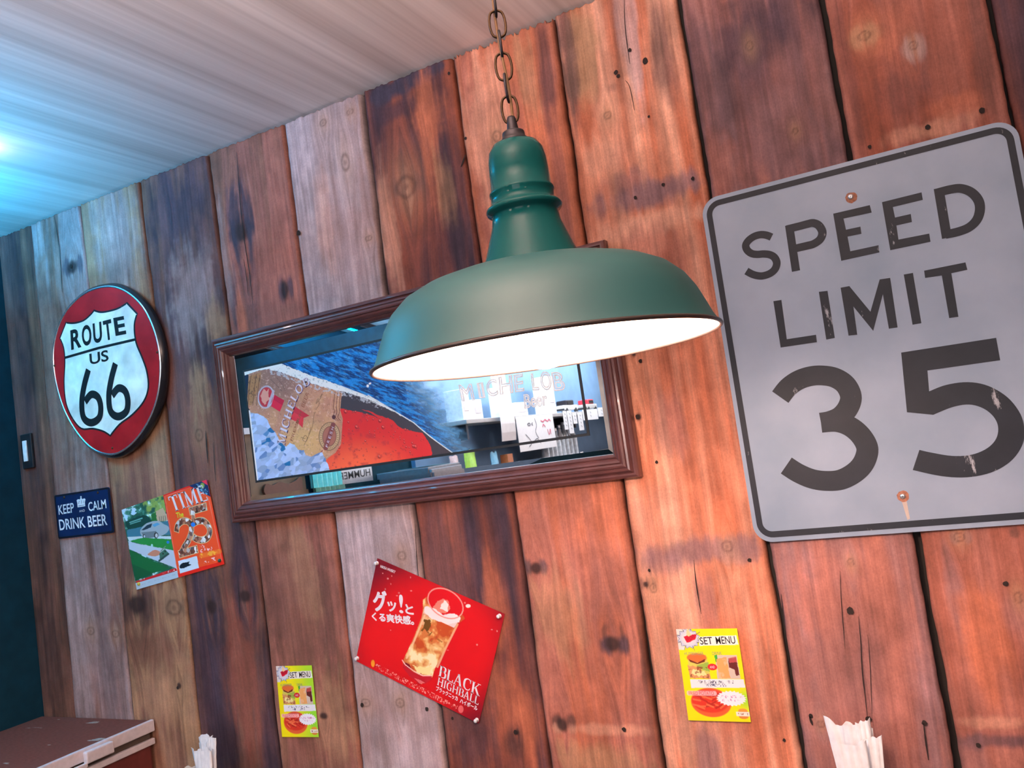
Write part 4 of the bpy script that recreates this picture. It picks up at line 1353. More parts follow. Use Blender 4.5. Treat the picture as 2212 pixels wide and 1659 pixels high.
def along(word, path, height, y, mat, name, parent, crop, serif=True, width=.86, tilt=0.0, flip=1):
    """letters set one after the other along a pixel path (baseline)"""
    pp = np.array([crop.w(p, y)[[0, 2]] for p in catmull(path, 12)])
    sl = np.concatenate([[0], np.cumsum(np.linalg.norm(np.diff(pp, axis=0), axis=1))])
    k = len(word)
    wd = np.array([SERIF[c][0] if serif else .7 for c in word])
    cs = np.concatenate([[0], np.cumsum(wd)]) / wd.sum() * sl[-1]
    parts = []
    for i, ch in enumerate(word):
        s0, s1 = cs[i], cs[i] + (cs[i + 1] - cs[i]) * width
        a = np.array([np.interp(s0, sl, pp[:, 0]), np.interp(s0, sl, pp[:, 1])])
        c = np.array([np.interp(s1, sl, pp[:, 0]), np.interp(s1, sl, pp[:, 1])])
        t = (c - a) / np.linalg.norm(c - a)
        n_ = np.array([-t[1], t[0]])
        h = height[0] + (height[1] - height[0]) * i / max(1, k - 1)
        d = a + n_ * h + t * tilt * h
        fn = fit_serif if serif else fit_text
        parts.append(fn(ch, (a[0], y, a[1]), (c[0], y, c[1]), (d[0], y, d[1]), y))
    return obj(name, *join_vf(parts), mat, parent)


w_path = [(632, 1120), (655, 1000), (690, 860), (722, 740), (762, 620), (815, 500), (880, 420), (950, 378)]
along('MICHELOB', [(p[0] + 8, p[1] + 6) for p in w_path], (.029, .0235), yp - .0004, M['label_violet'], 'bottle_lettering', mir, ca)
along('MICHELOB', w_path, (.029, .0235), yp - .0008, M['label_white'], 'bottle_lettering', mir, ca)
along('PREMIUM', [(730, 1070), (790, 880), (850, 720)], (.0095, .0095), yp - .0004, M['label_brown'], 'label_lettering', mir, ca, serif=False)
along('BEER', [(868, 668), (930, 490)], (.0125, .0125), yp - .0004, M['label_brown'], 'label_lettering', mir, ca, serif=False)
along('FRESH', [(1150, 1145), (1232, 885)], (.0085, .0085), yp - .0006, M['label_white'], 'seal_lettering', mir, ca, serif=False, width=.6)
# outlined lettering etched on the right half
M['etched'] = plain('etched_outline', (0.95, 0.96, 0.97), 0.3, noise=0.03)


def tube_text(s, A, B, D, y, r=.0011):
    co, fc = text_mesh(s, 0.0, .03)
    A, B, D = np.array(A), np.array(B), np.array(D)
    x0, x1, y0, y1 = co[:, 0].min(), co[:, 0].max(), co[:, 1].min(), co[:, 1].max()
    p = A + (B - A) * ((co[:, 0:1] - x0) / (x1 - x0)) + (D - A) * ((co[:, 1:2] - y0) / (y1 - y0))
    p[:, 1] = y + co[:, 2] * .02
    return [tuple(t) for t in p], fc


cc = Crop(950, 760, 400 / 2212)
boxes = [('M', (262, 592), (420, 578), (222, 395)), ('I', (470, 556), (545, 548), (440, 372)), ('C', (570, 545), (700, 520), (545, 340)), ('H', (720, 515), (880, 490), (700, 300)), ('E', (900, 488), (1010, 470), (880, 275)),
         ('L', (1110, 462), (1190, 458), (1085, 258)), ('O', (1215, 462), (1345, 458), (1190, 235)), ('B', (1365, 470), (1505, 462), (1330, 245))]
parts = [tube_text(ch, cc.w(a, yp), cc.w(c, yp), cc.w(d, yp), yp - .0006) for ch, a, c, d in boxes]
obj('etched_lettering', *join_vf(parts), M['etched'], mir)
parts = [tube_text('Beer', cc.w((1015, 680), yp), cc.w((1290, 640), yp), cc.w((1000, 510), yp), yp - .0006)]
obj('etched_lettering', *join_vf(parts), M['etched'], mir)

# ------------------------------------------------------------------ oval tin sign
ov = Crop(0, 560, 520 / 1166)
yo = -.036
face = px_poly(ov, [(530, 137), (615, 165), (690, 235), (740, 335), (768, 450), (772, 560), (755, 680), (710, 790), (640, 885), (555, 938), (465, 922), (390, 855), (322, 745), (280, 620), (262, 500), (268, 400), (298, 300), (350, 222), (430, 160)], yo, 5)
cen = np.mean([np.array(p) for p in face], 0)
oval = thing('oval_tin_sign', cen, 'oval red and white tin shield sign with dark rim on the plank wall', 'sign')
M['tin_red'] = worn_paint('worn_red_tin', lin(178, 30, 34), lin(150, 110, 110), 30, .66, .74, 0.3)
M['tin_white'] = worn_paint('worn_cream_tin', lin(226, 226, 214), lin(96, 92, 88), 42, .69, .73, 0.35)
M['tin_black'] = worn_paint('worn_black_tin', (0.012, 0.016, 0.018), lin(170, 176, 172), 48, .655, .70, 0.35)
M['rim_dark'] = plain('dark_tin_rim', (0.012, 0.014, 0.02), 0.25, coat=0.3)
M['rim_silver'] = plain('silver_bead', (0.72, 0.74, 0.76), 0.22, metal=0.9)


def scaled(s, y):
    return [(cen[0] + (p[0] - cen[0]) * s, y, cen[2] + (p[2] - cen[2]) * s) for p in face]


def rings(name, rs_, mat, parent):
    k = len(face)
    v = [p for r in rs_ for p in r]
    f = []
    for j in range(len(rs_) - 1):
        for i in range(k):
            i2 = (i + 1) % k
            f.append((j * k + i, j * k + i2, (j + 1) * k + i2, (j + 1) * k + i))
    return obj(name, v, f, mat, parent, True)


rings('rim', [scaled(1.0, -.006), scaled(1.055, -.012), scaled(1.065, -.020), scaled(1.055, -.030), scaled(1.025, -.0365)], M['rim_dark'], oval)
rings('bead', [scaled(1.026, -.0364), scaled(1.018, -.0385), scaled(1.006, -.0382), scaled(1.0, -.0355)], M['rim_silver'], oval)
obj('tin_face', *poly_vf(scaled(1.002, yo)), M['tin_red'], oval)
shield = px_poly(ov, catmull([(318, 303), (360, 305), (405, 292), (440, 262), (455, 243)], 4)[:-1] + catmull([(455, 243), (490, 252), (535, 245), (575, 232), (616, 207)], 4)[:-1] + [(616, 207)] + catmull([(668, 262), (654, 320), (662, 400), (690, 470), (714, 540), (722, 620), (700, 690), (645, 755), (580, 805), (535, 860)], 4)[:-1] + catmull([(535, 860), (500, 838), (450, 825), (395, 825), (350, 775), (318, 700), (308, 600), (312, 500), (306, 430), (287, 382)], 4), yo - .0005)
obj('shield_outline', *poly_vf(shield), M['tin_black'], oval)
wh = inset([(p[0], yo - .001, p[2]) for p in shield], .0062)
obj('shield', *poly_vf(wh), M['tin_white'], oval)
obj('dividing_bar', *stroke_poly([ov.w(p, yo)[[0, 2]] for p in ((314, 478), (480, 430), (660, 388))], .0085, yo - .0015), M['tin_black'], oval)


def word(s, crop, a, b_, d, y, mat, parent, bold=0.0, name='lettering', serif=False, heavy=0):
    fn = fit_serif if serif else (lambda *q: fit_text(*q, bold=bold))
    if heavy:   # strokes thickened by laying the line of print down several times
        parts = []
        for j, (dx, dy) in enumerate(((0, 0), (1, 0), (-1, 0), (0, 1), (0, -1), (.7, .7), (-.7, .7), (.7, -.7), (-.7, -.7))):
            q = [(p[0] + dx * heavy, p[1] + dy * heavy) for p in (a, b_, d)]
            parts.append(fn(s, crop.w(q[0], y), crop.w(q[1], y), crop.w(q[2], y), y - .00002 * j))
        return obj(name, *join_vf(parts), mat, parent)
    return obj(name, *fn(s, crop.w(a, y), crop.w(b_, y), crop.w(d, y), y), mat, parent)


yt = yo - .0016
for ch, a, c, d in (('R', (345, 440), (395, 425), (340, 345)), ('O', (400, 425), (446, 412), (393, 325)), ('U', (454, 410), (496, 400), (448, 312)), ('T', (508, 396), (548, 386), (497, 300)), ('E', (560, 372), (612, 362), (548, 285))):
    word(ch, ov, a, c, d, yt, M['tin_black'], oval, .03, 'letter')
word('US', ov, (436, 512), (527, 492), (432, 458), yt, M['tin_black'], oval, .02)
for dx, dy in ((0, 0), (131, -30)):
    six = [(428, 535), (408, 610), (396, 690), (404, 765), (440, 792), (480, 768), (488, 715), (474, 668), (442, 655), (412, 690)]
    o = obj('digit', *stroke_poly([ov.w((p[0] + dx, p[1] + dy), yt)[[0, 2]] for p in catmull(six, 6)], .0255, yt - .00005), M['tin_black'], oval)
for (px, py) in ((340, 761), (243, 968), (118, 790)):
    c = W(px, py, yo)
    v, f = lathe_vf([(.004, 0), (.004, .001), (.0028, .0022), (.00001, .0028)], 0, 0, 0, 12)
    obj('nail', [(c[0] + a, yo - h, c[2] + b_) for a, b_, h in v], f, M['brass'], oval, True)

# ------------------------------------------------------------------ small blue tin sign
yk = -.010
kq = [ov.w(p, yk) for p in ((262, 1142), (530, 1105), (548, 1325), (282, 1355))]
kc = np.mean(kq, 0)
kx0, kx1 = (kq[0][0] + kq[3][0]) / 2, (kq[1][0] + kq[2][0]) / 2
kz1, kz0 = (kq[0][2] + kq[1][2]) / 2, (kq[2][2] + kq[3][2]) / 2
keep = thing('blue_tin_sign', kc, 'small navy blue tin sign with white crown and lettering below the oval sign', 'sign')
M['tin_navy'] = worn_paint('worn_navy_tin', lin(16, 38, 78), lin(40, 44, 56), 40, .64, .74, 0.4)
M['tin_ivory'] = worn_paint('worn_ivory_lettering', lin(214, 222, 228), lin(40, 60, 96), 90, .66, .72, 0.5)
slab('tin_plate', rounded(kx0, kx1, kz0, kz1, .008, yk), .003, M['tin_navy'], keep)
ring_face('edge_line', rounded(kx0 + .001, kx1 - .001, kz0 + .001, kz1 - .001, .007, yk - .0004), rounded(kx0 + .006, kx1 - .006, kz0 + .006, kz1 - .006, .005, yk - .0004), plain('dark_edge_line', (0.006, 0.008, 0.014), 0.4), keep)
yw = yk - .0006
word('KEEP', ov, (285, 1238), (360, 1225), (281, 1193), yw, M['tin_ivory'], keep, .012)
word('CALM', ov, (430, 1222), (516, 1206), (425, 1178), yw, M['tin_ivory'], keep, .012)
word('AND', ov, (384, 1226), (411, 1222), (383, 1215), yw, M['tin_ivory'], keep, .0)
word('DRINK BEER', ov, (290, 1313), (521, 1287), (284, 1262), yw, M['tin_ivory'], keep, .012)
crown = [(376, 1202), (374, 1180), (371, 1168), (378, 1162), (386, 1164), (390, 1156), (388, 1150), (392, 1146), (396, 1150), (394, 1156), (400, 1162), (408, 1158), (414, 1162), (411, 1178), (413, 1196)]
obj('crown_emblem', *poly_vf(px_poly(ov, crown, yw)), M['tin_ivory'], keep)
for a, c in (((380, 1195), (410, 1190)), ((380, 1186), (385, 1170)), ((395, 1184), (395, 1168)), ((404, 1182), (408, 1168))):
    obj('crown_line', *stroke_poly([ov.w(a, yw)[[0, 2]], ov.w(c, yw)[[0, 2]]], .0016, yw - .0003), M['tin_navy'], keep)
for p in ((311, 1153), (474, 1130)):
    c = ov.w(p, yk)
    v, f = lathe_vf([(.0042, 0), (.0042, .001), (.003, .002), (.00001, .0026)], 0, 0, 0, 12)
    obj('nail', [(c[0] + a, yk - h, c[2] + b_) for a, b_, h in v], f, M['brass'], keep, True)

# ------------------------------------------------------------------ magazine spread
cm = Crop(240, 1020, 260 / 1598)
yg = -.0085
mag = thing('magazine_spread', cm.w((800, 850), yg), 'opened magazine cover pages, orange and green photo, pinned to the plank wall', 'magazine')
S = Sheet(300, 260, [cm.w(p, yg) for p in ((138, 500), (1275, 95), (1505, 1220), (340, 1560))], yg, cm)
X, Y = S.X, S.Y
S.c[:] = lin(240, 74, 34)
left = [(100, 500), (690, 290), (895, 1400), (340, 1600), (100, 700)]
S.poly(left, lin(36, 92, 74))
fol = fbm(X * .014, Y * .014, 3, 5)
S.put(S.mask(left) * sstep(.42, .58, fol), lin(70, 140, 120))
S.put(S.mask(left) * sstep(.60, .70, fol), lin(190, 232, 236))
S.put(S.mask([(400, 380), (690, 290), (750, 640), (560, 640), (480, 560)]) * sstep(.35, .6, fbm(X * .02, Y * .02, 9, 4)) * .8, lin(150, 178, 80))
S.put(S.mask([(138, 500), (330, 470), (340, 540), (200, 660)]) * sstep(.45, .6, fbm(X * .02, Y * .02, 12, 3)), lin(186, 222, 240))
S.poly([(180, 660), (420, 560), (560, 640), (430, 730), (220, 780)], lin(18, 70, 62), wob=22, ws=.02)
S.line([(250, 668), (410, 612)], 16, lin(120, 190, 180), .7)
S.line([(255, 690), (390, 645)], 12, lin(120, 190, 180), .7)
S.poly([(590, 520), (690, 470), (740, 580), (755, 640), (610, 660)], lin(196, 170, 140), wob=6)
for q_ in range(4):
    S.line([(640 + q_ * 26, 590 - q_ * 4), (648 + q_ * 26, 650)], 8, lin(110, 100, 84))
S.poly([(530, 560), (590, 530), (610, 650), (540, 660)], lin(40, 110, 50), wob=10)
S.poly([(205, 770), (420, 720), (780, 640), (800, 830), (220, 860)], lin(62, 120, 140), wob=8)
S.poly([(215, 860), (420, 850), (790, 850), (800, 890), (240, 920)], lin(196, 214, 220))
# parked car
S.poly([(385, 800), (410, 735), (470, 680), (560, 650), (640, 650), (700, 690), (760, 720), (765, 770), (700, 830), (560, 870), (440, 880)], lin(158, 172, 180), smooth=3)
S.poly([(400, 770), (480, 700), (545, 680), (530, 735), (430, 770)], lin(30, 56, 70))
S.poly([(545, 700), (610, 668), (650, 690), (575, 730)], lin(90, 160, 200))
S.poly([(400, 800), (600, 780), (620, 860), (450, 880)], lin(112, 126, 132))
for cx_, cy_, r in ((598, 838, 34), (438, 850, 22)):
    S.ell(cx_, cy_, r * .85, r * 1.2, lin(40, 46, 50))
    S.ell(cx_ + 4, cy_ + 2, r * .5, r * .8, lin(190, 200, 206))
S.poly([(240, 915), (420, 870), (800, 890), (840, 1040), (560, 990)], lin(40, 140, 64), wob=5)
S.poly([(225, 910), (330, 945), (840, 1040), (880, 1280), (560, 1160), (240, 1020)], lin(186, 200, 216), wob=4)
S.poly([(240, 1030), (780, 1280), (560, 1340), (330, 1440), (280, 1250)], lin(24, 104, 56), wob=6)
S.put(S.mask([(240, 1200), (560, 1340), (330, 1460), (280, 1300)]) * .5, lin(20, 70, 50))
S.ell(755, 930, 19, 19, lin(36, 120, 205))
S.poly([(485, 1090), (580, 1030), (660, 1070), (600, 1115), (520, 1110)], lin(205, 132, 104), smooth=3)
S.poly([(640, 1080), (715, 1020), (760, 1070), (700, 1150), (650, 1180)], lin(60, 110, 92))
S.line([(640, 1175), (760, 1085)], 26, lin(40, 70, 66))
S.ell(690, 1082, 10, 12, lin(12, 16, 18))
S.ell(718, 1052, 10, 12, lin(12, 16, 18))
S.line([(660, 1050), (720, 985)], 14, lin(120, 140, 120))
S.ell(542, 975, 14, 22, lin(160, 210, 210))
S.poly([(325, 1450), (860, 1270), (880, 1310), (890, 1300), (340, 1480)], lin(206, 34, 40))
S.poly([(320, 1475), (880, 1308), (897, 1395), (330, 1600)], lin(178, 200, 214))
S.dashes((380, 1500), (850, 1355), 14, lin(120, 150, 170), 4, .6)
S.dashes((370, 1435), (445, 1412), 22, lin(235, 200, 200), 5)
S.dashes((670, 1345), (840, 1295), 22, lin(235, 220, 220), 6)
# cover side
cov = [(690, 296), (1290, 80), (1530, 1220), (895, 1400)]
S.poly(cov, lin(238, 40, 26))
S.poly([(712, 325), (1060, 208), (1320, 320), (1475, 1180), (890, 1345)], lin(246, 84, 40))
S.line([(712, 320), (885, 1340)], 7, lin(250, 130, 110))
S.line([(712, 318), (1050, 203)], 7, lin(250, 130, 110))
S.line([(1290, 335), (1470, 1175)], 6, lin(250, 150, 140), .7)
S.poly([(890, 1180), (1140, 1112), (1165, 1270), (915, 1345)], lin(206, 226, 240))
S.poly([(912, 1240), (950, 1205), (1010, 1195), (1045, 1185), (1030, 1215), (1065, 1228), (1010, 1255), (960, 1275), (915, 1275)], lin(8, 26, 40), smooth=3)
for i_, (a, c) in enumerate((((1172, 1000), (1250, 975)), ((1175, 1050), (1340, 1010)), ((1215, 1195), (1380, 1150)))):
    S.dashes(a, c, 46, lin(250, 196, 196), 20 + i_)
S.line([(1200, 1110), (1440, 1050)], 60, lin(250, 140, 40), .55)
S.dashes((1190, 1112), (1442, 1050), 62, lin(255, 176, 60), 25)
S.poly([(1035, 180), (1190, 122), (1275, 95), (1318, 326)], lin(20, 48, 92))
S.poly([(1195, 120), (1262, 90), (1282, 172)], lin(240, 56, 80))
for i_ in range(4):
    S.dashes((1120 + 10 * i_ + 10, 160 + i_ * 26), (1278, 250 + i_ * 14), 22, lin(120, 190, 220), 30 + i_, .9)
S.ell(1212, 178, 26, 34, lin(150, 180, 70), .9, .3)
S.build('printed_pages', M['print'], mag)
M['title_white'] = plain('title_ink_pale', lin(230, 220, 224), 0.5)
word('TIME', cm, (822, 530), (1290, 372), (752, 330), yg - .0005, M['title_white'], mag, serif=True)
word('The', cm, (872, 612), (966, 592), (858, 540), yg - .0005, plain('lime_ink', lin(206, 214, 40), 0.5), mag, .02)
# the numerals: cream edge, then a field of tiny portraits
M['cream'] = plain('cream_ink', lin(228, 196, 140), 0.5)
M['mosaic'] = mt = None
mt, nt, b = new_mat('portrait_mosaic')
tc = nd(nt, 'ShaderNodeTexCoord')
vo = nd(nt, 'ShaderNodeTexVoronoi')
vo.inputs['Scale'].default_value = 95
nt.links.new(tc.outputs['Object'], vo.inputs['Vector'])
sep = nd(nt, 'ShaderNodeSeparateColor')
nt.links.new(vo.outputs['Color'], sep.inputs[0])
cr = nd(nt, 'ShaderNodeValToRGB')
for pos, col in ((0, lin(60, 36, 30)), (.3, lin(130, 70, 50)), (.55, lin(200, 140, 110)), (.75, lin(70, 56, 60)), (1, lin(150, 150, 150))):
    e = cr.color_ramp.elements.new(pos)
    e.color = (*col, 1)
nt.links.new(sep.outputs[0], cr.inputs[0])
nt.links.new(cr.outputs[0], b.inputs['Base Color'])
b.inputs['Roughness'].default_value = 0.5
M['mosaic'] = mt


def numeral(pts, w, closed_pts=None):
    for dw, dy, mat, nm in ((.0042, .0004, M['cream'], 'numeral_edge'), (0, .0007, M['mosaic'], 'numeral')):
        parts = []
        for j, (run, sm, ww, ext) in enumerate(pts):
            q = [np.array(p, float) for p in run]
            if ext:
                e0 = (q[0] - q[1]) / np.linalg.norm(q[0] - q[1])
                e1 = (q[-1] - q[-2]) / np.linalg.norm(q[-1] - q[-2])
                d = 8 if dw else 0
                q[0] = q[0] + e0 * d
                q[-1] = q[-1] + e1 * d
            q = catmull(q, 6) if sm else q
            parts.append(stroke_poly([cm.w(p, yg)[[0, 2]] for p in q], ww + dw, yg - dy - .00003 * j))
        obj(nm, *join_vf(parts), mat, mag)


numeral([([(870, 790), (885, 710), (940, 655), (1010, 650), (1060, 700), (1065, 790), (1030, 900), (970, 1000), (930, 1080)], 1, .0185, 1), ([(905, 1090), (1145, 1020)], 0, .021, 1)], .018)
numeral([([(1045, 520), (1265, 455)], 0, .021, 1), ([(1085, 500), (1100, 690)], 0, .0125, 1), ([(1080, 690), (1150, 650), (1230, 650), (1290, 710), (1312, 790), (1280, 870), (1210, 900), (1140, 890), (1095, 860)], 1, .0185, 1)], .018)
o = [cm.w((1088 + 30 * math.cos(t * math.pi / 8), 695 + 30 * math.sin(t * math.pi / 8)), yg - .0010) for t in range(16)]
obj('blue_dot', *poly_vf(o), plain('blue_pin_plastic', lin(30, 120, 215), 0.4), mag)
for p, colr in (((1445, 1172), lin(16, 84, 70)), ((372, 1482), lin(190, 186, 70))):
    c = cm.w(p, yg)
    v, f = lathe_vf([(.0055, 0), (.0055, .003), (.004, .0055), (.00001, .006)], 0, 0, 0, 14)
    obj('push_pin', [(c[0] + a, yg - h, c[2] + b_) for a, b_, h in v], f, plain('pin_plastic', colr, 0.35), mag, True)

# ------------------------------------------------------------------ red highball poster
ch_ = Crop(740, 1180, 400 / 1659)
yh = -.0075
po = thing('red_poster', ch_.w((780, 850), yh), 'tilted red drink poster with a tall iced glass pinned below the mirror', 'poster')
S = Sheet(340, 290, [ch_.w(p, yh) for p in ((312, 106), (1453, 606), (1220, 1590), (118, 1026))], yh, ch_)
X, Y = S.X, S.Y
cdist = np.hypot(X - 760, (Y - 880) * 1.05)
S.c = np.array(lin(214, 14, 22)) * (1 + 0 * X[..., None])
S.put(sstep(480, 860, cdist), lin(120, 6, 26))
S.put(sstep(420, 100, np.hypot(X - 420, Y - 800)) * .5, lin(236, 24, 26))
for i in range(60):
    a, c = rs.uniform(350, 1430), rs.uniform(180, 950)
    if abs(c - 200 - (a - 350) * .43) < 170 and rs.random() < .8 or rs.random() < .2:
        S.ell(a, c, rs.uniform(3, 9), rs.uniform(3, 9), lin(240, 170, 160), rs.uniform(.4, .95), .4)
S.ell(1125, 535, 22, 16, lin(250, 225, 215))
# glass: outline points left side down, right side up
rim = (922, 512, 172, 118, .58)
gl_out = [(752, 455), (718, 600), (660, 760), (600, 900), (545, 1020), (545, 1080), (600, 1160), (680, 1225), (745, 1225), (800, 1180), (830, 1090), (900, 960), (980, 790), (1040, 690), (1082, 620)]
S.poly(gl_out, lin(214, 120, 60), smooth=3)
swirl = fbm(X * .011 + .6 * fbm(X * .01, Y * .01, 2, 3), Y * .009, 15, 4)
gm = S.mask(gl_out, 0, .05, 3)
S.put(gm * sstep(.48, .62, swirl), lin(238, 190, 120))
S.put(gm * sstep(.46, .36, swirl), lin(196, 78, 34))
S.put(gm * sstep(.62, .72, swirl), lin(250, 228, 176))
S.poly([(735, 540), (1045, 660), (1000, 730), (720, 600)], lin(238, 206, 196))
S.poly([(722, 560), (800, 590), (760, 720), (700, 700)], lin(232, 176, 140), .5)
S.line([(735, 620), (640, 850), (575, 1000)], 18, lin(246, 206, 160), .7)
S.line([(1030, 700), (930, 900), (850, 1080)], 18, lin(240, 190, 140), .7)
S.poly([(545, 1030), (620, 1120), (700, 1160), (800, 1160), (800, 1190), (745, 1230), (680, 1230), (600, 1165), (540, 1085)], lin(190, 26, 40))
S.poly([(560, 1040), (600, 1060), (620, 1110), (570, 1080)], lin(120, 10, 30))
S.poly([(640, 1180), (700, 1200), (740, 1225), (690, 1230)], lin(236, 120, 120), .7)
S.poly([(620, 1060), (720, 1090), (800, 1080), (780, 1150), (680, 1140)], lin(244, 222, 150), wob=14)
S.line([(535, 1020), (560, 1060), (640, 1120), (720, 1160), (800, 1160)], 8, lin(250, 190, 180))
S.ell(rim[0], rim[1], rim[2], rim[3], lin(216, 12, 24), 1, .02, rim[4])
S.poly([(800, 560), (850, 490), (900, 470), (950, 490), (965, 560), (920, 600), (870, 600)], lin(232, 130, 110), wob=10)
S.poly([(870, 560), (910, 480), (950, 520), (940, 590)], lin(250, 226, 214), wob=8)
S.poly([(740, 535), (830, 560), (900, 615), (1000, 600), (1060, 640), (1045, 680), (940, 700), (800, 650), (728, 590)], lin(246, 226, 220), wob=6)
el = [(rim[0] + rim[2] * math.cos(t * .2) * math.cos(rim[4]) - rim[3] * math.sin(t * .2) * math.sin(rim[4]), rim[1] + rim[2] * math.cos(t * .2) * math.sin(rim[4]) + rim[3] * math.sin(t * .2) * math.cos(rim[4])) for t in range(33)]
S.line(el, 11, lin(240, 150, 136))
S.poly([(735, 660), (780, 650), (790, 720), (760, 760), (725, 740)], lin(110, 70, 20), wob=16, ws=.03)
S.dashes((710, 730), (790, 790), 50, lin(130, 80, 24), 51)
S.dashes((810, 830), (880, 880), 60, lin(170, 96, 40), 52)
S.dashes((300, 1060), (1030, 1440), 20, lin(246, 150, 140), 53)
S.dashes((300, 1085), (1020, 1455), 20, lin(246, 150, 140), 54)
S.ell(272, 1050, 17, 32, lin(240, 150, 40))
S.ell(1060, 1460, 24, 34, lin(240, 110, 110), .8)
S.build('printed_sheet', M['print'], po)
ya = yh - .0005
word('グ', ch_, (285, 575), (400, 585), (272, 398), ya, M['title_white'], po, heavy=7)
word('ッ', ch_, (408, 578), (482, 590), (402, 492), ya, M['title_white'], po, heavy=4)
word('!', ch_, (508, 596), (545, 604), (504, 430), ya, M['title_white'], po, .0)
word('と', ch_, (568, 600), (636, 612), (562, 520), ya, M['title_white'], po, heavy=4)
word('くる爽快感。', ch_, (268, 664), (640, 706), (262, 590), ya, M['title_white'], po, heavy=3.0)
word('BLACK', ch_, (858, 1163), (1228, 1346), (874, 1064), ya, M['title_white'], po, serif=True)
word('HIGHBALL', ch_, (846, 1240), (1216, 1424), (858, 1172), ya, M['title_white'], po, serif=True)
word('ブラックニッカ', ch_, (836, 1292), (1028, 1388), (842, 1250), ya, M['title_white'], po, heavy=1.2)
word('ハイボール', ch_, (1050, 1402), (1205, 1474), (1056, 1362), ya, M['title_white'], po, heavy=1.2)
word('NIKKA WHISKY', ch_, (336, 190), (470, 244), (342, 166), ya, M['title_white'], po, .02)
for p in ((310, 150), (1408, 622), (135, 1002), (1205, 1555)):
    c = ch_.w(p, yh)
    v, f = lathe_vf([(.0052, 0), (.0056, .001), (.0035, .002), (.003, .006), (.005, .0085), (.0045, .010), (.00001, .0102)], 0, 0, 0, 12)
    obj('push_pin', [(c[0] + a, yh - h, c[2] + b_) for a, b_, h in v], f, M['clear'], po, True)

# ------------------------------------------------------------------ two set menu cards


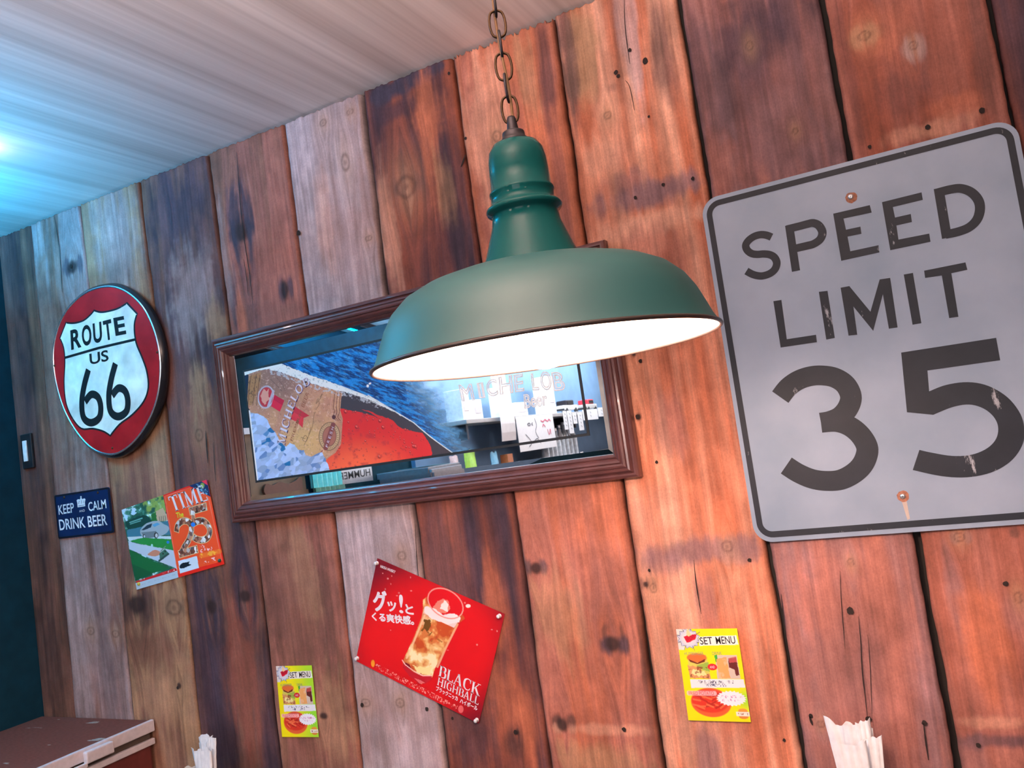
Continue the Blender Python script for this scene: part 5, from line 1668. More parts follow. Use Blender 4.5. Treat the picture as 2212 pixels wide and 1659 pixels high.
def set_menu(name, corners, y, label, green, seed):
    root = thing(name, np.mean(corners, 0), label, 'menu card', 'yellow set menu cards on the wall')
    S = Sheet(170, 240, corners, y)
    u, v_ = S.u, S.v
    S.c[:] = lin(246, 226, 10)
    gm = sstep(.25, 1.0, u + .12 * (fbm(u * 5, v_ * 7, seed, 3) - .5)) * green + sstep(.2, 0, np.hypot((u - 1.0) * .7, v_ - .76)) * .9
    S.put(np.clip(gm, 0, 1), lin(150, 220, 50))
    # burst in the corner
    S.poly([(0, 0), (.20, 0), (.12, .10), (.10, .23), (0, .23)], lin(226, 214, 204))
    bur = []
    for i in range(24):
        a = i * math.pi / 12
        r = 1.0 if i % 2 else .8
        bur.append((.19 + .20 * r * math.cos(a), .105 + .115 * r * math.sin(a)))
    S.poly(bur, lin(120, 126, 150))
    S.poly([(.19 + (x - .19) * .93, .105 + (z_ - .105) * .93) for x, z_ in bur], lin(196, 198, 212))
    S.ell(.19, .11, .12, .07, lin(220, 214, 212), .9, .3)
    S.poly([(.17, .02), (.2, .0), (.24, .06), (.22, .09), (.16, .08)], lin(240, 206, 150))
    for a in range(9):
        q_ = .5 + a * .75
        S.line([(.19 + .15 * math.cos(q_), .105 + .085 * math.sin(q_)), (.19 + .23 * math.cos(q_), .105 + .135 * math.sin(q_))], .009, lin(70, 66, 90), .8)
    S.poly([(.11, .085), (.17, .07), (.20, .085), (.26, .06), (.335, .06), (.30, .115), (.255, .125), (.20, .145), (.15, .15)], lin(214, 24, 52))
    S.poly([(.365, .085), (.97, .075), (.985, .175), (.35, .185)], lin(240, 236, 226))
    # burger
    S.poly([(.13, .30), (.44, .28), (.46, .53), (.12, .54)], lin(206, 196, 90))
    S.poly([(.25, .40), (.46, .36), (.47, .47), (.34, .44)], lin(150, 176, 70), wob=.01, ws=30)
    S.ell(.28, .315, .165, .05, lin(222, 110, 50), 1, .1)
    S.poly([(.14, .33), (.28, .37), (.42, .325), (.40, .36), (.28, .385), (.16, .36)], lin(110, 40, 20))
    S.poly([(.11, .40), (.30, .42), (.36, .50), (.46, .48), (.46, .54), (.12, .54)], lin(214, 150, 96), wob=.02, ws=25)
    S.poly([(.20, .44), (.36, .46), (.40, .50), (.26, .52), (.15, .48)], lin(236, 220, 150), wob=.02, ws=25)
    S.put(S.mask([(.11, .40), (.46, .42), (.46, .54), (.12, .54)]) * sstep(.58, .7, fbm(u * 26, v_ * 36, 6, 3)) * .8, lin(130, 50, 30))
    # drinks
    S.poly([(.585, .285), (.93, .285), (.94, .54), (.57, .54)], lin(206, 186, 168))
    S.poly([(.57, .29), (.62, .28), (.62, .36), (.58, .36)], lin(60, 170, 60))
    S.poly([(.60, .33), (.76, .31), (.78, .53), (.60, .54)], lin(232, 164, 96), wob=.01, ws=20)
    S.poly([(.79, .33), (.92, .31), (.93, .50), (.87, .51), (.86, .44), (.78, .42)], lin(96, 34, 30), wob=.008, ws=20)
    S.poly([(.79, .32), (.92, .30), (.92, .36), (.80, .37)], lin(190, 80, 80), .8)
    S.put(S.mask([(.60, .33), (.78, .31), (.78, .53), (.60, .54)]) * sstep(.55, .7, fbm(u * 18, v_ * 24, 8, 3)) * .7, lin(238, 190, 150))
    S.ell(.515, .415, .078, .036, lin(216, 30, 44), 1, .06)
    # caption strip
    S.poly([(.12, .55), (.985, .545), (.99, .635), (.12, .645)], lin(232, 230, 232))
    S.dashes((.24, .578), (.82, .575), .030, lin(60, 60, 90), seed + 1)
    S.dashes((.36, .612), (.70, .610), .028, lin(80, 80, 110), seed + 2)
    # fries
    S.ell(.41, .80, .325, .158, lin(226, 96, 50), 1, .04)
    S.ell(.40, .785, .30, .125, lin(214, 54, 34), 1, .08)
    for i in range(26):
        a, c = rs.uniform(.16, .64), rs.uniform(.70, .86)
        t = rs.uniform(-.9, .9)
        if ((a - .41) / .29) ** 2 + ((c - .785) / .11) ** 2 < 1:
            S.line([(a - .06 * math.cos(t), c - .03 * math.sin(t)), (a + .06 * math.cos(t), c + .03 * math.sin(t))], .020, lin(236, 116, 70) if i % 2 else lin(176, 34, 26), .85)
    sb = []
    for i in range(44):
        a = i * math.pi / 22
        r = 1.0 if i % 2 else .84
        sb.append((.745 + .245 * r * math.cos(a), .752 + .085 * r * math.sin(a)))
    S.poly(sb, lin(240, 236, 240))
    S.dashes((.56, .735), (.93, .732), .030, lin(214, 150, 190), seed + 4)
    S.dashes((.58, .772), (.88, .770), .028, lin(214, 150, 190), seed + 5)
    S.line([(.06, .702), (.50, .70)], .05, lin(250, 200, 200), .75)
    # burger badge
    S.ell(.90, .885, .075, .028, lin(226, 150, 60), 1, .08)
    S.ell(.90, .945, .075, .024, lin(214, 130, 60), 1, .08)
    S.poly([(.79, .893), (1.0, .893), (1.0, .94), (.79, .94)], lin(236, 226, 210))
    S.dashes((.82, .917), (.98, .917), .022, lin(150, 80, 50), seed + 6)
    S.build('printed_card', M['print'], root)
    TL, TR, BR, BL = (np.array(c) for c in corners)

    def uv(p):
        return TL * (1 - p[0]) * (1 - p[1]) + TR * p[0] * (1 - p[1]) + BR * p[0] * p[1] + BL * (1 - p[0]) * p[1]

    def wd(s, a, c, d, mat, bold=.02):
        obj('lettering', *fit_text(s, uv(a), uv(c), uv(d), y - .0004, bold), mat, root)
    wd('SET', (.375, .172), (.58, .168), (.368, .092), M['menu_black'], .008)
    wd('MENU', (.635, .168), (.945, .163), (.63, .088), M['menu_black'], .008)
    wd('HUMBERGER', (.085, .287), (.405, .285), (.082, .252), M['menu_green'], .0)
    wd('DRINK', (.545, .286), (.70, .284), (.542, .250), M['menu_green'], .0)
    wd('FRIED POTATO', (.07, .722), (.48, .718), (.068, .682), M['menu_pink'], .0)
    wd('AND', (.475, .430), (.555, .429), (.475, .402), M['title_white'], .0)
    wd('WOW!', (.15, .138), (.315, .098), (.14, .092), M['menu_red'], .0)
    return root


M['menu_black'] = plain('menu_ink_black', lin(34, 20, 16), 0.5)
M['menu_green'] = plain('menu_ink_greygreen', lin(120, 150, 110), 0.5)
M['menu_pink'] = plain('menu_ink_pink', lin(226, 60, 80), 0.5)
M['menu_red'] = plain('menu_ink_darkred', lin(140, 8, 30), 0.5)
ma, mb = Crop(1420, 1320, 540 / 2212), Crop(580, 1420, 130 / 1135)
set_menu('menu_card', [ma.w(p, -.0075) for p in ((165, 160), (705, 153), (828, 983), (275, 967))], -.0075, 'all yellow set menu card on the bright orange board under the road sign', 0.0, 10)
set_menu('menu_card', [mb.w(p, -.0075) for p in ((140, 165), (815, 150), (950, 1505), (255, 1500))], -.0075, 'yellow set menu card fading to green, beside the red poster', 0.85, 30)

# ------------------------------------------------------------------ wall switch
sw = thing('light_switch', W(56, 974, -.01), 'black wall switch with a white rocker by the corner', 'switch')
a, c = W(42, 940, -.012), W(72, 1010, -.012)
box('switch_plate', a[0], c[0], -.012, -.002, c[2], a[2], plain('black_switch_plate', (0.015, 0.018, 0.022), 0.35), sw, .003)
a, c = W(47.5, 953, -.016), W(59.5, 996, -.016)
box('rocker', a[0], c[0], -.017, -.0115, c[2], a[2], plain('white_switch_rocker', (0.85, 0.88, 0.9), 0.35), sw, .0015)

# ------------------------------------------------------------------ cooler chest in the corner
cz = W(328, 1563, -.03)[2]
ctop = W(200, 1550, -.012)[2]
cx1 = W(329, 1563, -.02)[0]
chest = thing('cooler_chest', ((XL + cx1) / 2, -.4, 0), 'old brown topped cooler chest with white trim in the corner', 'cooler')
mt, nt, b = new_mat('worn_brown_lid')
tc = nd(nt, 'ShaderNodeTexCoord')
mp = nd(nt, 'ShaderNodeMapping')
mp.inputs['Scale'].default_value = (1, 3.2, 1)
mp.inputs['Rotation'].default_value = (0, 0, 1.2)
nt.links.new(tc.outputs['Object'], mp.inputs[0])
n = nd(nt, 'ShaderNodeTexNoise')
n.inputs['Scale'].default_value = 7
n.inputs['Detail'].default_value = 7
nt.links.new(mp.outputs[0], n.inputs['Vector'])
cr = nd(nt, 'ShaderNodeValToRGB')
cr.color_ramp.elements[0].position = 0.66
cr.color_ramp.elements[0].color = (0.19, 0.058, 0.042, 1)
cr.color_ramp.elements[1].position = 0.70
cr.color_ramp.elements[1].color = (0.40, 0.34, 0.30, 1)
nt.links.new(n.outputs['Fac'], cr.inputs[0])
n2 = nd(nt, 'ShaderNodeTexNoise')
n2.inputs['Scale'].default_value = 60
nt.links.new(mp.outputs[0], n2.inputs['Vector'])
mr = nd(nt, 'ShaderNodeMapRange')
mr.inputs[3].default_value = .7
mr.inputs[4].default_value = 1.3
nt.links.new(n2.outputs['Fac'], mr.inputs[0])
sc2 = nd(nt, 'ShaderNodeVectorMath', operation='SCALE')
nt.links.new(cr.outputs[0], sc2.inputs[0])
nt.links.new(mr.outputs[0], sc2.inputs['Scale'])
nt.links.new(sc2.outputs[0], b.inputs['Base Color'])
b.inputs['Roughness'].default_value = 0.85
b.inputs['Specular IOR Level'].default_value = 0.15
M['lid'] = mt
M['chest_red'] = plain('dark_red_enamel', (0.13, 0.025, 0.022), 0.4, noise=0.2, nscale=30)
M['trim_white'] = plain('chipped_white_trim', (0.62, 0.56, 0.58), 0.45, noise=0.1)
y0c, y1c = -1.00, -.012
box('lid', XL + .012, cx1 - .012, y0c, y1c, ctop - .035, ctop, M['lid'], chest, .006)
box('chest_body', XL + .015, cx1 - .016, y0c + .01, y1c - .004, .04, ctop - .056, M['chest_red'], chest, .01)
box('gasket', XL + .02, cx1 - .020, y0c + .012, y1c - .006, ctop - .058, ctop - .033, plain('grey_gasket', (0.10, 0.07, 0.055), 0.7), chest)
box('lid_trim', cx1 - .014, cx1, y0c, y1c, ctop - .034, ctop + .002, M['trim_white'], chest, .003)
box('body_trim', cx1 - .018, cx1 - .004, y0c, y1c, ctop - .074, ctop - .055, M['trim_white'], chest, .003)
hy = WC(211, 1630, 0, cx1)[1]
hd = box('latch', cx1 - .003, cx1 + .016, hy - .045, hy + .045, ctop - .040, ctop - .006, M['trim_white'], chest, .004)
box('latch_bar', cx1 + .002, cx1 + .012, hy - .34, hy - .04, ctop - .050, ctop - .036, M['trim_white'], hd, .003)
for fx in (XL + .06, cx1 - .06):
    for fy in (-.08, -.94):
        box('chest_foot', fx - .025, fx + .025, fy - .025, fy + .025, 0, .042, M['iron'], chest)

# ------------------------------------------------------------------ white paper sleeves standing on the tables
M['sleeve'] = plain('crinkled_white_paper', (0.80, 0.78, 0.79), 0.75, noise=0.08, nscale=70, bump=0.35)


def sleeve_vf(cx_, cy_, z0, z1, w0, w1, lean_x, lean_y, th, seed, skew=0.0, turn=0.0):
    r = random.Random(seed)
    nu, nv = 14, 16
    pts, f = [], []
    kj = [r.uniform(-.009, .006) for _ in range(6)]
    jag = [float(np.interp(i / (nu - 1) * 5, range(6), kj)) + r.uniform(-.0012, .0012) for i in range(nu)]
    for side in (0, 1):
        for j in range(nv):
            t = j / (nv - 1)
            w = w0 + (w1 - w0) * t
            for i in range(nu):
                s = i / (nu - 1) - .5
                bul = th * (1 - (2 * s) ** 2) * (1 - .85 * t ** 3) + .0008
                cr_ = .0022 * math.sin(9 * s * (1 + .3 * seed) + 7 * t + seed) + r.uniform(-.0012, .0012)
                zz = z0 + (z1 - z0) * t + (jag[i] + skew * s) * t ** 6
                x = s * w + lean_x * t
                y = (-bul if side == 0 else bul) + cr_ + lean_y * t
                c, n_ = math.cos(turn), math.sin(turn)
                pts.append((cx_ + x * c - y * n_, cy_ + x * n_ + y * c, zz))
    o = nu * nv
    for j in range(nv - 1):
        for i in range(nu - 1):
            a = j * nu + i
            f.append((a, a + 1, a + nu + 1, a + nu))
            f.append((o + a, o + a + nu, o + a + nu + 1, o + a + 1))
        f.append((j * nu, (j + 1) * nu, o + (j + 1) * nu, o + j * nu))
        f.append((j * nu + nu - 1, o + j * nu + nu - 1, o + (j + 1) * nu + nu - 1, (j + 1) * nu + nu - 1))
    return pts, f


def stand(name_px, y, k, label_place):
    """a holder with paper sleeves fanned in it; k scales pixels to metres"""
    c = W(*name_px, y)
    zt = .73
    return c, zt


M['table'] = plain('dark_table_wood', (0.10, 0.05, 0.03), 0.4, nscale=12, noise=0.3)
for (nm, x0, x1, ylab) in (('table', -.42, .70, 'dark wooden dining table against the wall under the road sign'), ('table', -2.0 + .08, -1.22, 'dark wooden dining table against the wall beside the cooler chest')):
    t = thing(nm, ((x0 + x1) / 2, -.36, 0), ylab, 'table', 'dining tables along the plank wall')
    box('table_top', x0, x1, -.62, -.03, .60, .635, M['table'], t, .005)
    for ax in (x0 + .05, x1 - .05):
        for ay in (-.09, -.56):
            box('leg', ax - .025, ax + .025, ay - .025, ay + .025, 0, .602, M['table'], t)

yb = -.115
b0 = W(1850, 1620, yb)
kR = np.linalg.norm(b0 - CAM) / FPX
hold = lathe('tin_holder', [(.0001, 0), (.040, 0), (.042, .004), (.046, .105), (.047, .107), (.0445, .107), (.0405, .006), (.0001, .005)], (b0[0] - .004, yb, .6355), plain('dull_tin', (0.4, 0.4, 0.42), 0.4, metal=0.8), None, 32)
tag(hold, 'dull tin cup holding paper sleeves under the road sign', 'holder')
zt = W(1850, 1576, yb)[2]
SL = [  # dx centre, ztop offset, base width, top width, lean x, y, thickness, turn, skew, label
    (-.012, .004, .036, .052, -.022, .014, .008, .10, -.010, 'white paper sleeve leaning furthest left in the cup under the road sign'),
    (.004, .006, .036, .056, .004, .004, .009, -.05, .0, 'broad white paper sleeve in the middle of the cup under the road sign'),
    (.012, .020, .026, .028, .012, .008, .007, .25, .008, 'narrow white paper sleeve, tallest in the cup under the road sign'),
    (.012, -.014, .036, .044, .022, -.002, .008, -.15, .010, 'white paper sleeve leaning furthest right in the cup under the road sign'),
    (-.004, -.016, .040, .060, -.004, -.012, .009, .05, .014, 'short wide white paper sleeve in front in the cup under the road sign')]
for j, (dx, dz, w0, w1, lx, ly, th, turn, skw, lab) in enumerate(SL):
    o = obj('paper_sleeve', *sleeve_vf(b0[0] + dx * .6, yb + .022 - j * .011, .645, zt + dz, w0, w1, lx, ly * .5, th * .38, j + 2, skw, turn * .2), M['sleeve'], None, True)
    tag(o, lab, 'paper sleeve', 'white sleeves in the cup under the road sign')
yb2 = -.115
b1 = W(446, 1630, yb2)
hold = lathe('tin_holder', [(.0001, 0), (.040, 0), (.042, .004), (.046, .085), (.047, .087), (.0445, .087), (.0405, .006), (.0001, .005)], (b1[0], yb2, .6355), bpy.data.materials['dull_tin'], None, 32)
tag(hold, 'dull tin cup holding paper sleeves near the cooler chest', 'holder')
zt = W(446, 1607, yb2)[2]
for j, (dx, dz, w0, w1, lx, ly, th, turn, skw, lab) in enumerate([
        (-.018, -.004, .040, .054, -.012, .008, .008, 0, 0, 'white paper sleeve leaning left in the cup near the cooler chest'), (.000, .022, .034, .052, -.004, .002, .006, .1, 0, 'tall straight cut white paper sleeve in the cup near the cooler chest'),
        (.018, .020, .034, .040, .020, .0, .007, -.1, .012, 'torn edged white paper sleeve leaning right in the cup near the cooler chest'), (.004, -.006, .044, .078, .002, -.010, .009, .0, .006, 'wide white paper sleeve in front in the cup near the cooler chest')]):
    o = obj('paper_sleeve', *sleeve_vf(b1[0] + dx * .6, yb2 + .018 - j * .011, .645, zt + dz, w0, w1, lx, ly * .5, th * .38, j + 12, skw, turn * .2), M['sleeve'], None, True)
    tag(o, lab, 'paper sleeve', 'white sleeves in the cup near the cooler chest')
c = W(408, 1655, -.14)
o = obj('folded_napkin', *sleeve_vf(c[0], -.15, .636, c[2] + .004, .05, .06, 0, 0, .006, 31, .012, .2), plain('beige_paper', (0.50, 0.42, 0.36), 0.8, noise=0.1), None, True)
tag(o, 'folded beige paper napkin standing left of the paper sleeves', 'napkin')

# ------------------------------------------------------------------ the bar side of the room, seen in the mirror
M['shelf'] = plain('grey_shelf_board', (0.42, 0.40, 0.40), 0.5, nscale=20)
M['bluepanel'] = plain('blue_grey_back_panel', (0.12, 0.22, 0.36), 0.6, nscale=10)
M['tanpanel'] = plain('tan_board_panel', (0.22, 0.14, 0.08), 0.6, nscale=14, noise=0.25)
SX = XL + .28
o = box('trim_1', XL, XL + .03, -6.04, -2.46, .9, 2.45, M['bluepanel'])
o['kind'] = 'structure'
o = box('trim_2', XL, XL + .02, -1.47, -.52, 1.16, 1.78, M['tanpanel'])
o['kind'] = 'structure'
o = box('trim_3', XL, XL + .03, -1.47, -.52, 1.78, 1.81, M['white'])
o['kind'] = 'structure'
for nm, za, zb, y_, lab in (('shelf', 1.73, 1.758, -2.72, 'upper grey back bar shelf carrying toy cars, reflected in the mirror'), ('shelf', 1.37, 1.40, -2.46, 'lower grey back bar shelf carrying bottles, reflected in the mirror')):
    t = thing(nm, (SX, (y_ - 6.0) / 2, za), lab, 'shelf', 'back bar shelves')
    box('shelf_board', XL + .03, SX, -6.0, y_, za, zb, M['shelf'], t, .003)
    for yy in (y_ - .1, -4.6, -5.9):
        box('bracket', XL + .03, SX - .06, yy - .012, yy + .012, za - .10, za - .0005, M['iron'], t)


def hang(name, ya, yb_, za, zb, mat, label, cat, group=None, curl=.0, x=None):
    """a thin sheet hanging in front of a shelf edge"""
    x = SX + .002 if x is None else x
    v, f = [], []
    n_ = 8
    for i in range(n_ + 1):
        t = i / n_
        for s in (0, 1):
            xx = x + curl * math.sin(t * 2.2) ** 2
            v += [(xx + s * .0012, ya, za + (zb - za) * t), (xx + s * .0012, yb_, za + (zb - za) * t)]
    for i in range(n_):
        a = i * 4
        f += [(a + 2, a + 3, a + 7, a + 6), (a + 1, a, a + 4, a + 5), (a, a + 2, a + 6, a + 4), (a + 3, a + 1, a + 5, a + 7)]
    o = obj(name, v, f, mat, None)
    return tag(o, label, cat, group)


def side_strokes(name, runs, w, mat, parent, x):
    """ink strokes on a sheet that faces the room: runs of (y,z)"""
    parts = []
    for r in runs:
        v, f = stroke_poly([(p[0], p[1]) for p in catmull(r, 4)], w, 0)
        parts.append(([(x, a, c) for a, _, c in v], f))
    return obj(name, *join_vf(parts), mat, parent)


M['ink'] = plain('marker_ink', (0.05, 0.06, 0.10), 0.6)
M['pink_ink'] = plain('pink_marker_ink', lin(226, 80, 120), 0.6)
dr = hang('price_sheet', -4.03, -3.40, 1.752, 1.50, M['paper'], 'large white sheet with marker drawing on the upper shelf, reflected in the mirror', 'paper', None, .0)
side_strokes('drawing', [[(-3.70, 1.73), (-3.72, 1.68), (-3.69, 1.63), (-3.73, 1.58)], [(-3.60, 1.70), (-3.57, 1.69), (-3.60, 1.68), (-3.62, 1.69), (-3.60, 1.70)], [(-3.66, 1.70), (-3.64, 1.69), (-3.66, 1.68)], [(-3.52, 1.62), (-3.60, 1.56), (-3.55, 1.53)], [(-3.62, 1.55), (-3.70, 1.58), (-3.75, 1.54)]], .006, M['ink'], dr, SX + .0045)
side_strokes('handwriting', [[(-3.98, 1.70), (-3.95, 1.715), (-3.92, 1.70), (-3.88, 1.715), (-3.84, 1.70), (-3.80, 1.712)], [(-3.95, 1.60), (-3.95, 1.64), (-3.92, 1.60), (-3.90, 1.64)], [(-3.87, 1.66), (-3.84, 1.68), (-3.82, 1.66)]], .008, M['pink_ink'], dr, SX + .0045)
hang('paper_banner', -3.31, -3.10, 2.06, 1.59, M['paper'], 'tall curled white paper banner over the shelf, reflected in the mirror', 'banner', None, .03, SX + .01)
for j, (ya, yb_, za, zb) in enumerate([(-4.30, -4.23, 1.77, 1.62), (-4.40, -4.31, 1.77, 1.585), (-4.50, -4.42, 1.75, 1.66), (-4.62, -4.52, 1.75, 1.60), (-4.98, -4.64, 1.77, 1.68), (-5.16, -4.99, 1.78, 1.70)]):
    o = hang('price_slip', ya, yb_, za, zb, M['paper'], ('first narrow', 'second and longest narrow', 'third short narrow', 'fourth long narrow', 'broad', 'last broad')[j] + ' white price slip along the upper shelf, in the mirror', 'price slip', 'price slips along the upper shelf', 0, SX + .003 + .002 * (j % 2))
    side_strokes('writing', [[((ya + yb_) / 2 + .01, za - .02 - q * .03), ((ya + yb_) / 2 - .012, za - .032 - q * .03)] for q in range(max(2, int((za - zb) / .035)))], .005, M['ink'], o, SX + .0062 + .002 * (j % 2))

# cartons, pouch, bottles
M['carton'] = plain('white_carton', (0.80, 0.80, 0.82), 0.6)
M['glass'] = plain('clear_bottle_glass', (0.45, 0.50, 0.55), 0.08, noise=0.3, nscale=40, coat=0.5)
CART = [(-2.76, -2.86, .20, 'tall white carton at the near end of the upper shelf, in the mirror'), (-2.90, -3.02, .13, 'low white carton second on the upper shelf, in the mirror'), (-3.36, -3.46, .22, 'white carton just beyond the paper banner on the shelf, in the mirror'), (-3.52, -3.70, .10, 'wide low carton above the drawn sheet, in the mirror'), (-4.10, -4.22, .30, 'tallest pale carton before the toy cars, in the mirror')]
for ya, yb_, h, lab in CART:
    t = thing('carton', (SX - .1, (ya + yb_) / 2, 1.7585), lab, 'carton', 'cartons on the upper shelf')
    box('box_body', SX - .17, SX - .04, yb_, ya, 1.7585, 1.7585 + h, M['carton'], t, .003)
    box('box_label', SX - .0405, SX - .038, yb_ + .02, ya - .02, 1.7585 + h * .3, 1.7585 + h * .75, M['trim_white'], t)


def toy_car(yc, length, col, cab, label):
    t = thing('toy_car', (SX - .09, yc, 1.7585), label, 'toy car', 'toy cars on the upper shelf')
    L_ = length
    z = 1.7585
    box('body', SX - .15, SX - .04, yc - L_ / 2, yc + L_ / 2, z + .022, z + .062, col, t, .008)
    box('cabin', SX - .145, SX - .045, yc - L_ * .28, yc + L_ * .22, z + .060, z + .105, cab, t, .010)
    box('cabin_window', SX - .0452, SX - .043, yc - L_ * .22, yc + L_ * .16, z + .070, z + .095, M['black'], t)
    box('bumper', SX - .15, SX - .038, yc + L_ / 2 - .002, yc + L_ / 2 + .010, z + .022, z + .036, M['black'], t)
    for sy in (-1, 1):
        for sx in (SX - .148, SX - .036):
            v, f = lathe_vf([(.0001, 0), (.018, 0), (.020, .003), (.020, .014), (.017, .016), (.0001, .016)], 0, 0, 0, 20)
            obj('wheel', [(sx - h, yc + sy * L_ * .31 + a, z + .0205 + b_) for a, b_, h in v], f, M['black'], t, True)


M['toy_white'] = plain('white_toy_enamel', (0.82, 0.83, 0.85), 0.3)
M['toy_red'] = plain('red_toy_enamel', (0.55, 0.03, 0.05), 0.3)
M['toy_grey'] = plain('grey_toy_enamel', (0.45, 0.43, 0.42), 0.35)
toy_car(-4.52, .30, M['toy_white'], M['iron'], 'white toy jeep with dark roof on the upper shelf, in the mirror')
toy_car(-4.98, .26, M['toy_grey'], M['toy_red'], 'grey and red toy jeep on the upper shelf, in the mirror')
BOT = [-3.96, -4.04, -4.12, -4.20, -4.28, -4.36, -4.44, -4.53]
for j, yy in enumerate(BOT):
    t = thing('bottle', (SX - .07, yy, 1.401), ('nearest', 'second', 'third', 'fourth', 'fifth', 'sixth', 'seventh', 'farthest')[j] + ' clear bottle along the lower shelf, in the mirror', 'bottle', 'bottles on the lower shelf')
    h = .02 * (j % 3)
    lathe('bottle_glass', [(.0001, 0), (.033, 0), (.034, .004), (.034, .13 + h), (.030, .15 + h), (.014, .185 + h), (.012, .22 + h), (.0135, .222 + h), (.0135, .235 + h), (.0001, .235 + h)], (SX - .07, yy, 1.401), M['glass'], t, 24)
    lathe('bottle_cap', [(.0145, .222 + h), (.0145, .242 + h), (.012, .245 + h), (.0001, .245 + h)], (SX - .07, yy, 1.401), M['steel'], t, 16)
for j, yy in enumerate((-4.28, -4.50)):
    hang('price_tag', yy - .03, yy + .03, 1.425, 1.375, M['paper'], ('nearer', 'farther')[j] + ' square white price tag on the lower shelf edge, in the mirror', 'price tag', 'price tags on the lower shelf')


def pouch(y_, w, h, mat, label, name='snack_pouch', cat='pouch'):
    v, f = sleeve_vf(0, 0, 1.4015, 1.4015 + h, w, w * .86, 0, 0, .022, int(abs(y_) * 100), 0, 0)
    o = obj(name, [(SX - .06 - b_, y_ + a, c) for a, b_, c in v], f, mat, None, True)
    tag(o, label, cat)


pouch(-2.80, .15, .16, plain('lime_pouch', (0.38, 0.72, 0.10), 0.4), 'lime green pouch on the lower shelf, in the mirror')
pouch(-2.60, .11, .14, plain('white_red_pouch', (0.62, 0.50, 0.52), 0.4), 'pale pink pouch at the near end of the lower shelf, in the mirror')
pouch(-3.12, .10, .13, plain('sky_blue_pouch', (0.20, 0.50, 0.72), 0.4), 'sky blue pouch on the lower shelf, in the mirror')
box_o = box('spice_box', SX - .10, SX - .04, -3.36, -3.28, 1.4005, 1.50, plain('orange_box', (0.55, 0.18, 0.06), 0.5), None, .003)
tag(box_o, 'small orange box on the lower shelf, in the mirror', 'box')
o = hang('shelf_notice', -3.86, -3.44, 1.432, 1.36, M['paper'], 'long white notice along the lower shelf edge, in the mirror', 'notice')
side_strokes('handwriting', [[(-3.84, 1.40), (-3.80, 1.415), (-3.78, 1.40), (-3.74, 1.415)]], .008, M['pink_ink'], o, SX + .0045)
# carved plaque, green curtain, number plate, grey cabinet
pl_ = [(-1.16, 1.50), (-1.18, 1.535), (-1.22, 1.525), (-1.27, 1.535), (-1.33, 1.522), (-1.38, 1.53), (-1.42, 1.545), (-1.43, 1.50), (-1.40, 1.47), (-1.30, 1.46), (-1.20, 1.465)]
v, f = poly_vf([(a, 0, c) for a, c in catmull(pl_, 4, True)])
n_ = len(v)
vv = [(XL + .036, a, c) for a, _, c in v] + [(XL + .0205, a, c) for a, _, c in v]
ff = [tuple(t) for t in f] + [tuple(n_ + i for i in t[::-1]) for t in f] + [(i, (i + 1) % n_, n_ + (i + 1) % n_, n_ + i) for i in range(n_)]
o = obj('carved_plaque', vv, ff, plain('carved_red_wood', (0.16, 0.055, 0.03), 0.5), None)
tag(o, 'small carved red brown plaque on the tan panel, in the mirror', 'plaque')
v, f = [], []
for i in range(49):
    yy = -1.48 - .23 * i / 48
    xx = XL + .045 + .016 * math.cos(i * math.pi / 4)
    v += [(xx, yy, 1.0), (xx, yy, 1.66), (xx - .004, yy, 1.0), (xx - .004, yy, 1.66)]
for i in range(48):
    a = i * 4
    f += [(a, a + 4, a + 5, a + 1), (a + 2, a + 3, a + 7, a + 6), (a + 1, a + 5, a + 7, a + 3), (a, a + 2, a + 6, a + 4)]
cur = thing('curtain', (XL + .03, -1.595, 1.0), 'mint green pleated curtain on the left wall, in the mirror', 'curtain')
obj('pleated_cloth', v, f, plain('mint_cloth', (0.30, 0.62, 0.50), 0.8), cur, True)
obj('curtain_rail', *tube_vf([(XL + .045, -1.46, 1.668), (XL + .045, -1.73, 1.668)], .008), M['iron'], cur, True)
for yy in (-1.47, -1.72):
    box('rail_bracket', XL + .001, XL + .046, yy - .006, yy + .006, 1.662, 1.674, M['iron'], cur)
npl = thing('number_plate', (XL + .01, -1.88, 1.48), 'silver plate with dark lettering on the left wall, in the mirror', 'plate')
box('plate', XL + .0005, XL + .006, -2.05, -1.73, 1.40, 1.555, plain('silver_plate', (0.40, 0.39, 0.40), 0.35, metal=0.5), npl, .002)
co, fc = text_mesh('HUMMER', .015)
x0_, x1_, y0_, y1_ = co[:, 0].min(), co[:, 0].max(), co[:, 1].min(), co[:, 1].max()
obj('lettering', [(XL + .0066, -2.03 + .28 * (a - x0_) / (x1_ - x0_), 1.497 + .040 * (c - y0_) / (y1_ - y0_)) for a, c, _ in co], fc, M['black'], npl)
cab = thing('grey_cabinet', (XL + .2, -2.26, 0), 'grey cabinet with a teal paper on top, reflected in the mirror', 'cabinet')
box('cabinet_body', XL + .001, XL + .36, -2.44, -2.09, .06, 1.50, plain('grey_cabinet_paint', (0.18, 0.18, 0.20), 0.5), cab, .006)
box('cabinet_door', XL + .36, XL + .376, -2.43, -2.10, .08, 1.485, plain('grey_door_paint', (0.24, 0.24, 0.27), 0.45), cab, .004)
box('plinth', XL + .01, XL + .33, -2.43, -2.10, 0, .062, M['iron'], cab)
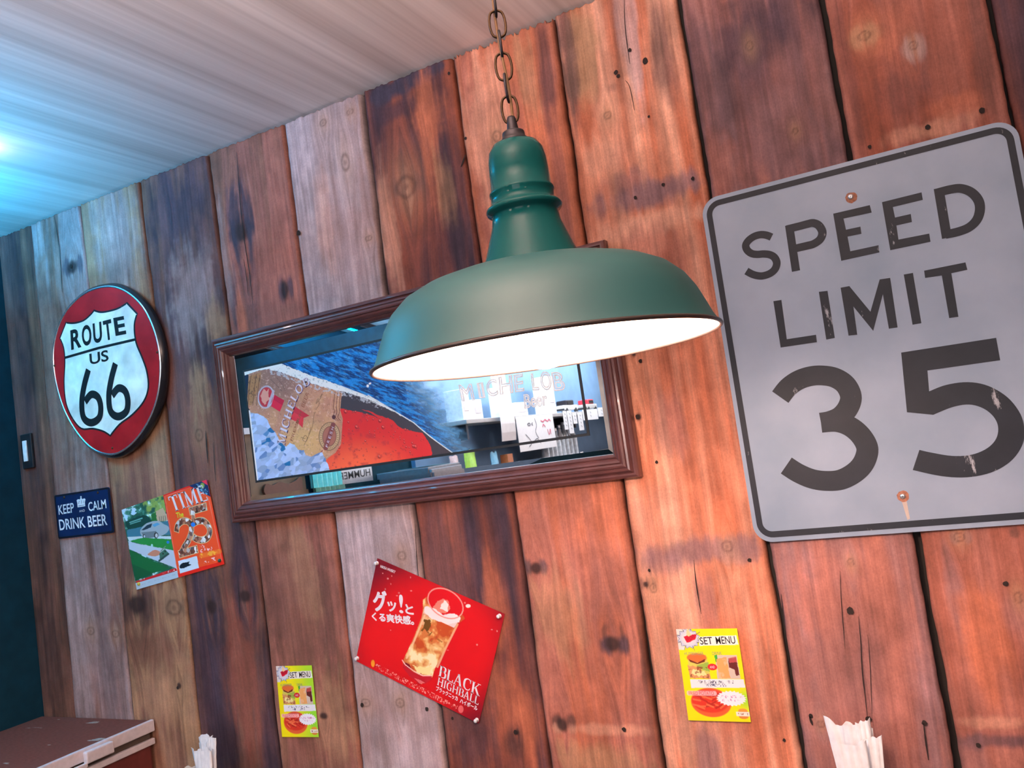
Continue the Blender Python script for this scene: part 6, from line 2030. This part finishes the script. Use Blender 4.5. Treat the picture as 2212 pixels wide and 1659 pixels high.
o = obj('teal_paper', [(XL + .08, -2.40, 1.501), (XL + .34, -2.36, 1.501), (XL + .34, -2.14, 1.506), (XL + .10, -2.16, 1.503), (XL + .08, -2.40, 1.5025), (XL + .34, -2.36, 1.5025), (XL + .34, -2.14, 1.5075), (XL + .10, -2.16, 1.5045)],
        [(0, 1, 2, 3), (7, 6, 5, 4), (0, 4, 5, 1), (1, 5, 6, 2), (2, 6, 7, 3), (3, 7, 4, 0)], plain('teal_sheet', (0.10, 0.42, 0.48), 0.6), None)
tag(o, 'teal sheet of paper lying on the grey cabinet, in the mirror', 'paper')

# ------------------------------------------------------------------ unseen lamps out of view; the globes and bowl are added fill
for (gx, gy, power, lab) in ((1.25, -2.5, 6.0, 'added fill globe, out of view, over the right of the room'), (-.75, -2.7, 12.0, 'added fill globe, out of view, between the tables and the bar')):  # invented globes, put in to brighten wall and ceiling
    t = thing('fill_globe', (gx, gy, 2.1), lab, 'lamp', 'added fill globes out of view')
    gm_ = plain('fill_globe_glow', (.9, .85, .8), .5, emit=(1.0, .76, .67), estr=power)
    lathe('globe', [(.0001, -.12)] + [(.12 * math.sin(a * math.pi / 16), -.12 * math.cos(a * math.pi / 16)) for a in range(1, 15)] + [(.045, .112)], (gx, gy, 2.1), gm_, t, 32)
    lathe('globe_cap', [(.046, .108), (.05, .125), (.03, .145), (.006, .15), (.006, CEIL - 2.102), (.05, CEIL - 2.1015), (.05, CEIL - 2.1005)], (gx, gy, 2.1), M['iron'], t, 24)
t = thing('fill_light_bowl', (.10, -1.85, 1.98), 'dark metal bowl added under the unseen ceiling fill light', 'lamp')  # bowl made up to house the ceiling fill light
lathe('bowl', [(.0001, -.06), (.12, -.055), (.24, -.03), (.32, .03), (.315, .035), (.235, -.022), (.115, -.045), (.0001, -.05)], (.10, -1.85, 2.04), M['green'], t, 40)
for a in (0, 2.094, 4.189):
    obj('rod', *tube_vf([(.10 + .318 * math.cos(a), -1.85 + .318 * math.sin(a), 2.07), (.10 + .05 * math.cos(a), -1.85 + .05 * math.sin(a), CEIL - .001)], .004, 6), M['iron'], t)
t = thing('wall_trough_light', (XL, -.95, 2.22), 'dark trough of the blue uplight on the left wall', 'lamp')
box('trough', XL + .001, -2.14, -1.22, -.68, 2.225, 2.240, M['iron'], t, .004)
box('trough_lip', -2.15, -2.142, -1.22, -.68, 2.240, 2.252, M['iron'], t)
t = thing('strip_light', (-2.10, -4.1, 2.42), 'long white strip light over the back bar shelves', 'lamp')
box('strip_housing', -2.14, -2.06, -5.85, -2.35, 2.425, CEIL - .001, M['trim_white'], t, .006)
t = thing('strip_light', (-2.36, -1.45, 2.53), 'thin blue strip light under the ceiling by the left wall', 'lamp')
box('strip_housing', -2.40, -2.32, -2.4, -.5, 2.535, CEIL - .001, M['iron'], t, .004)
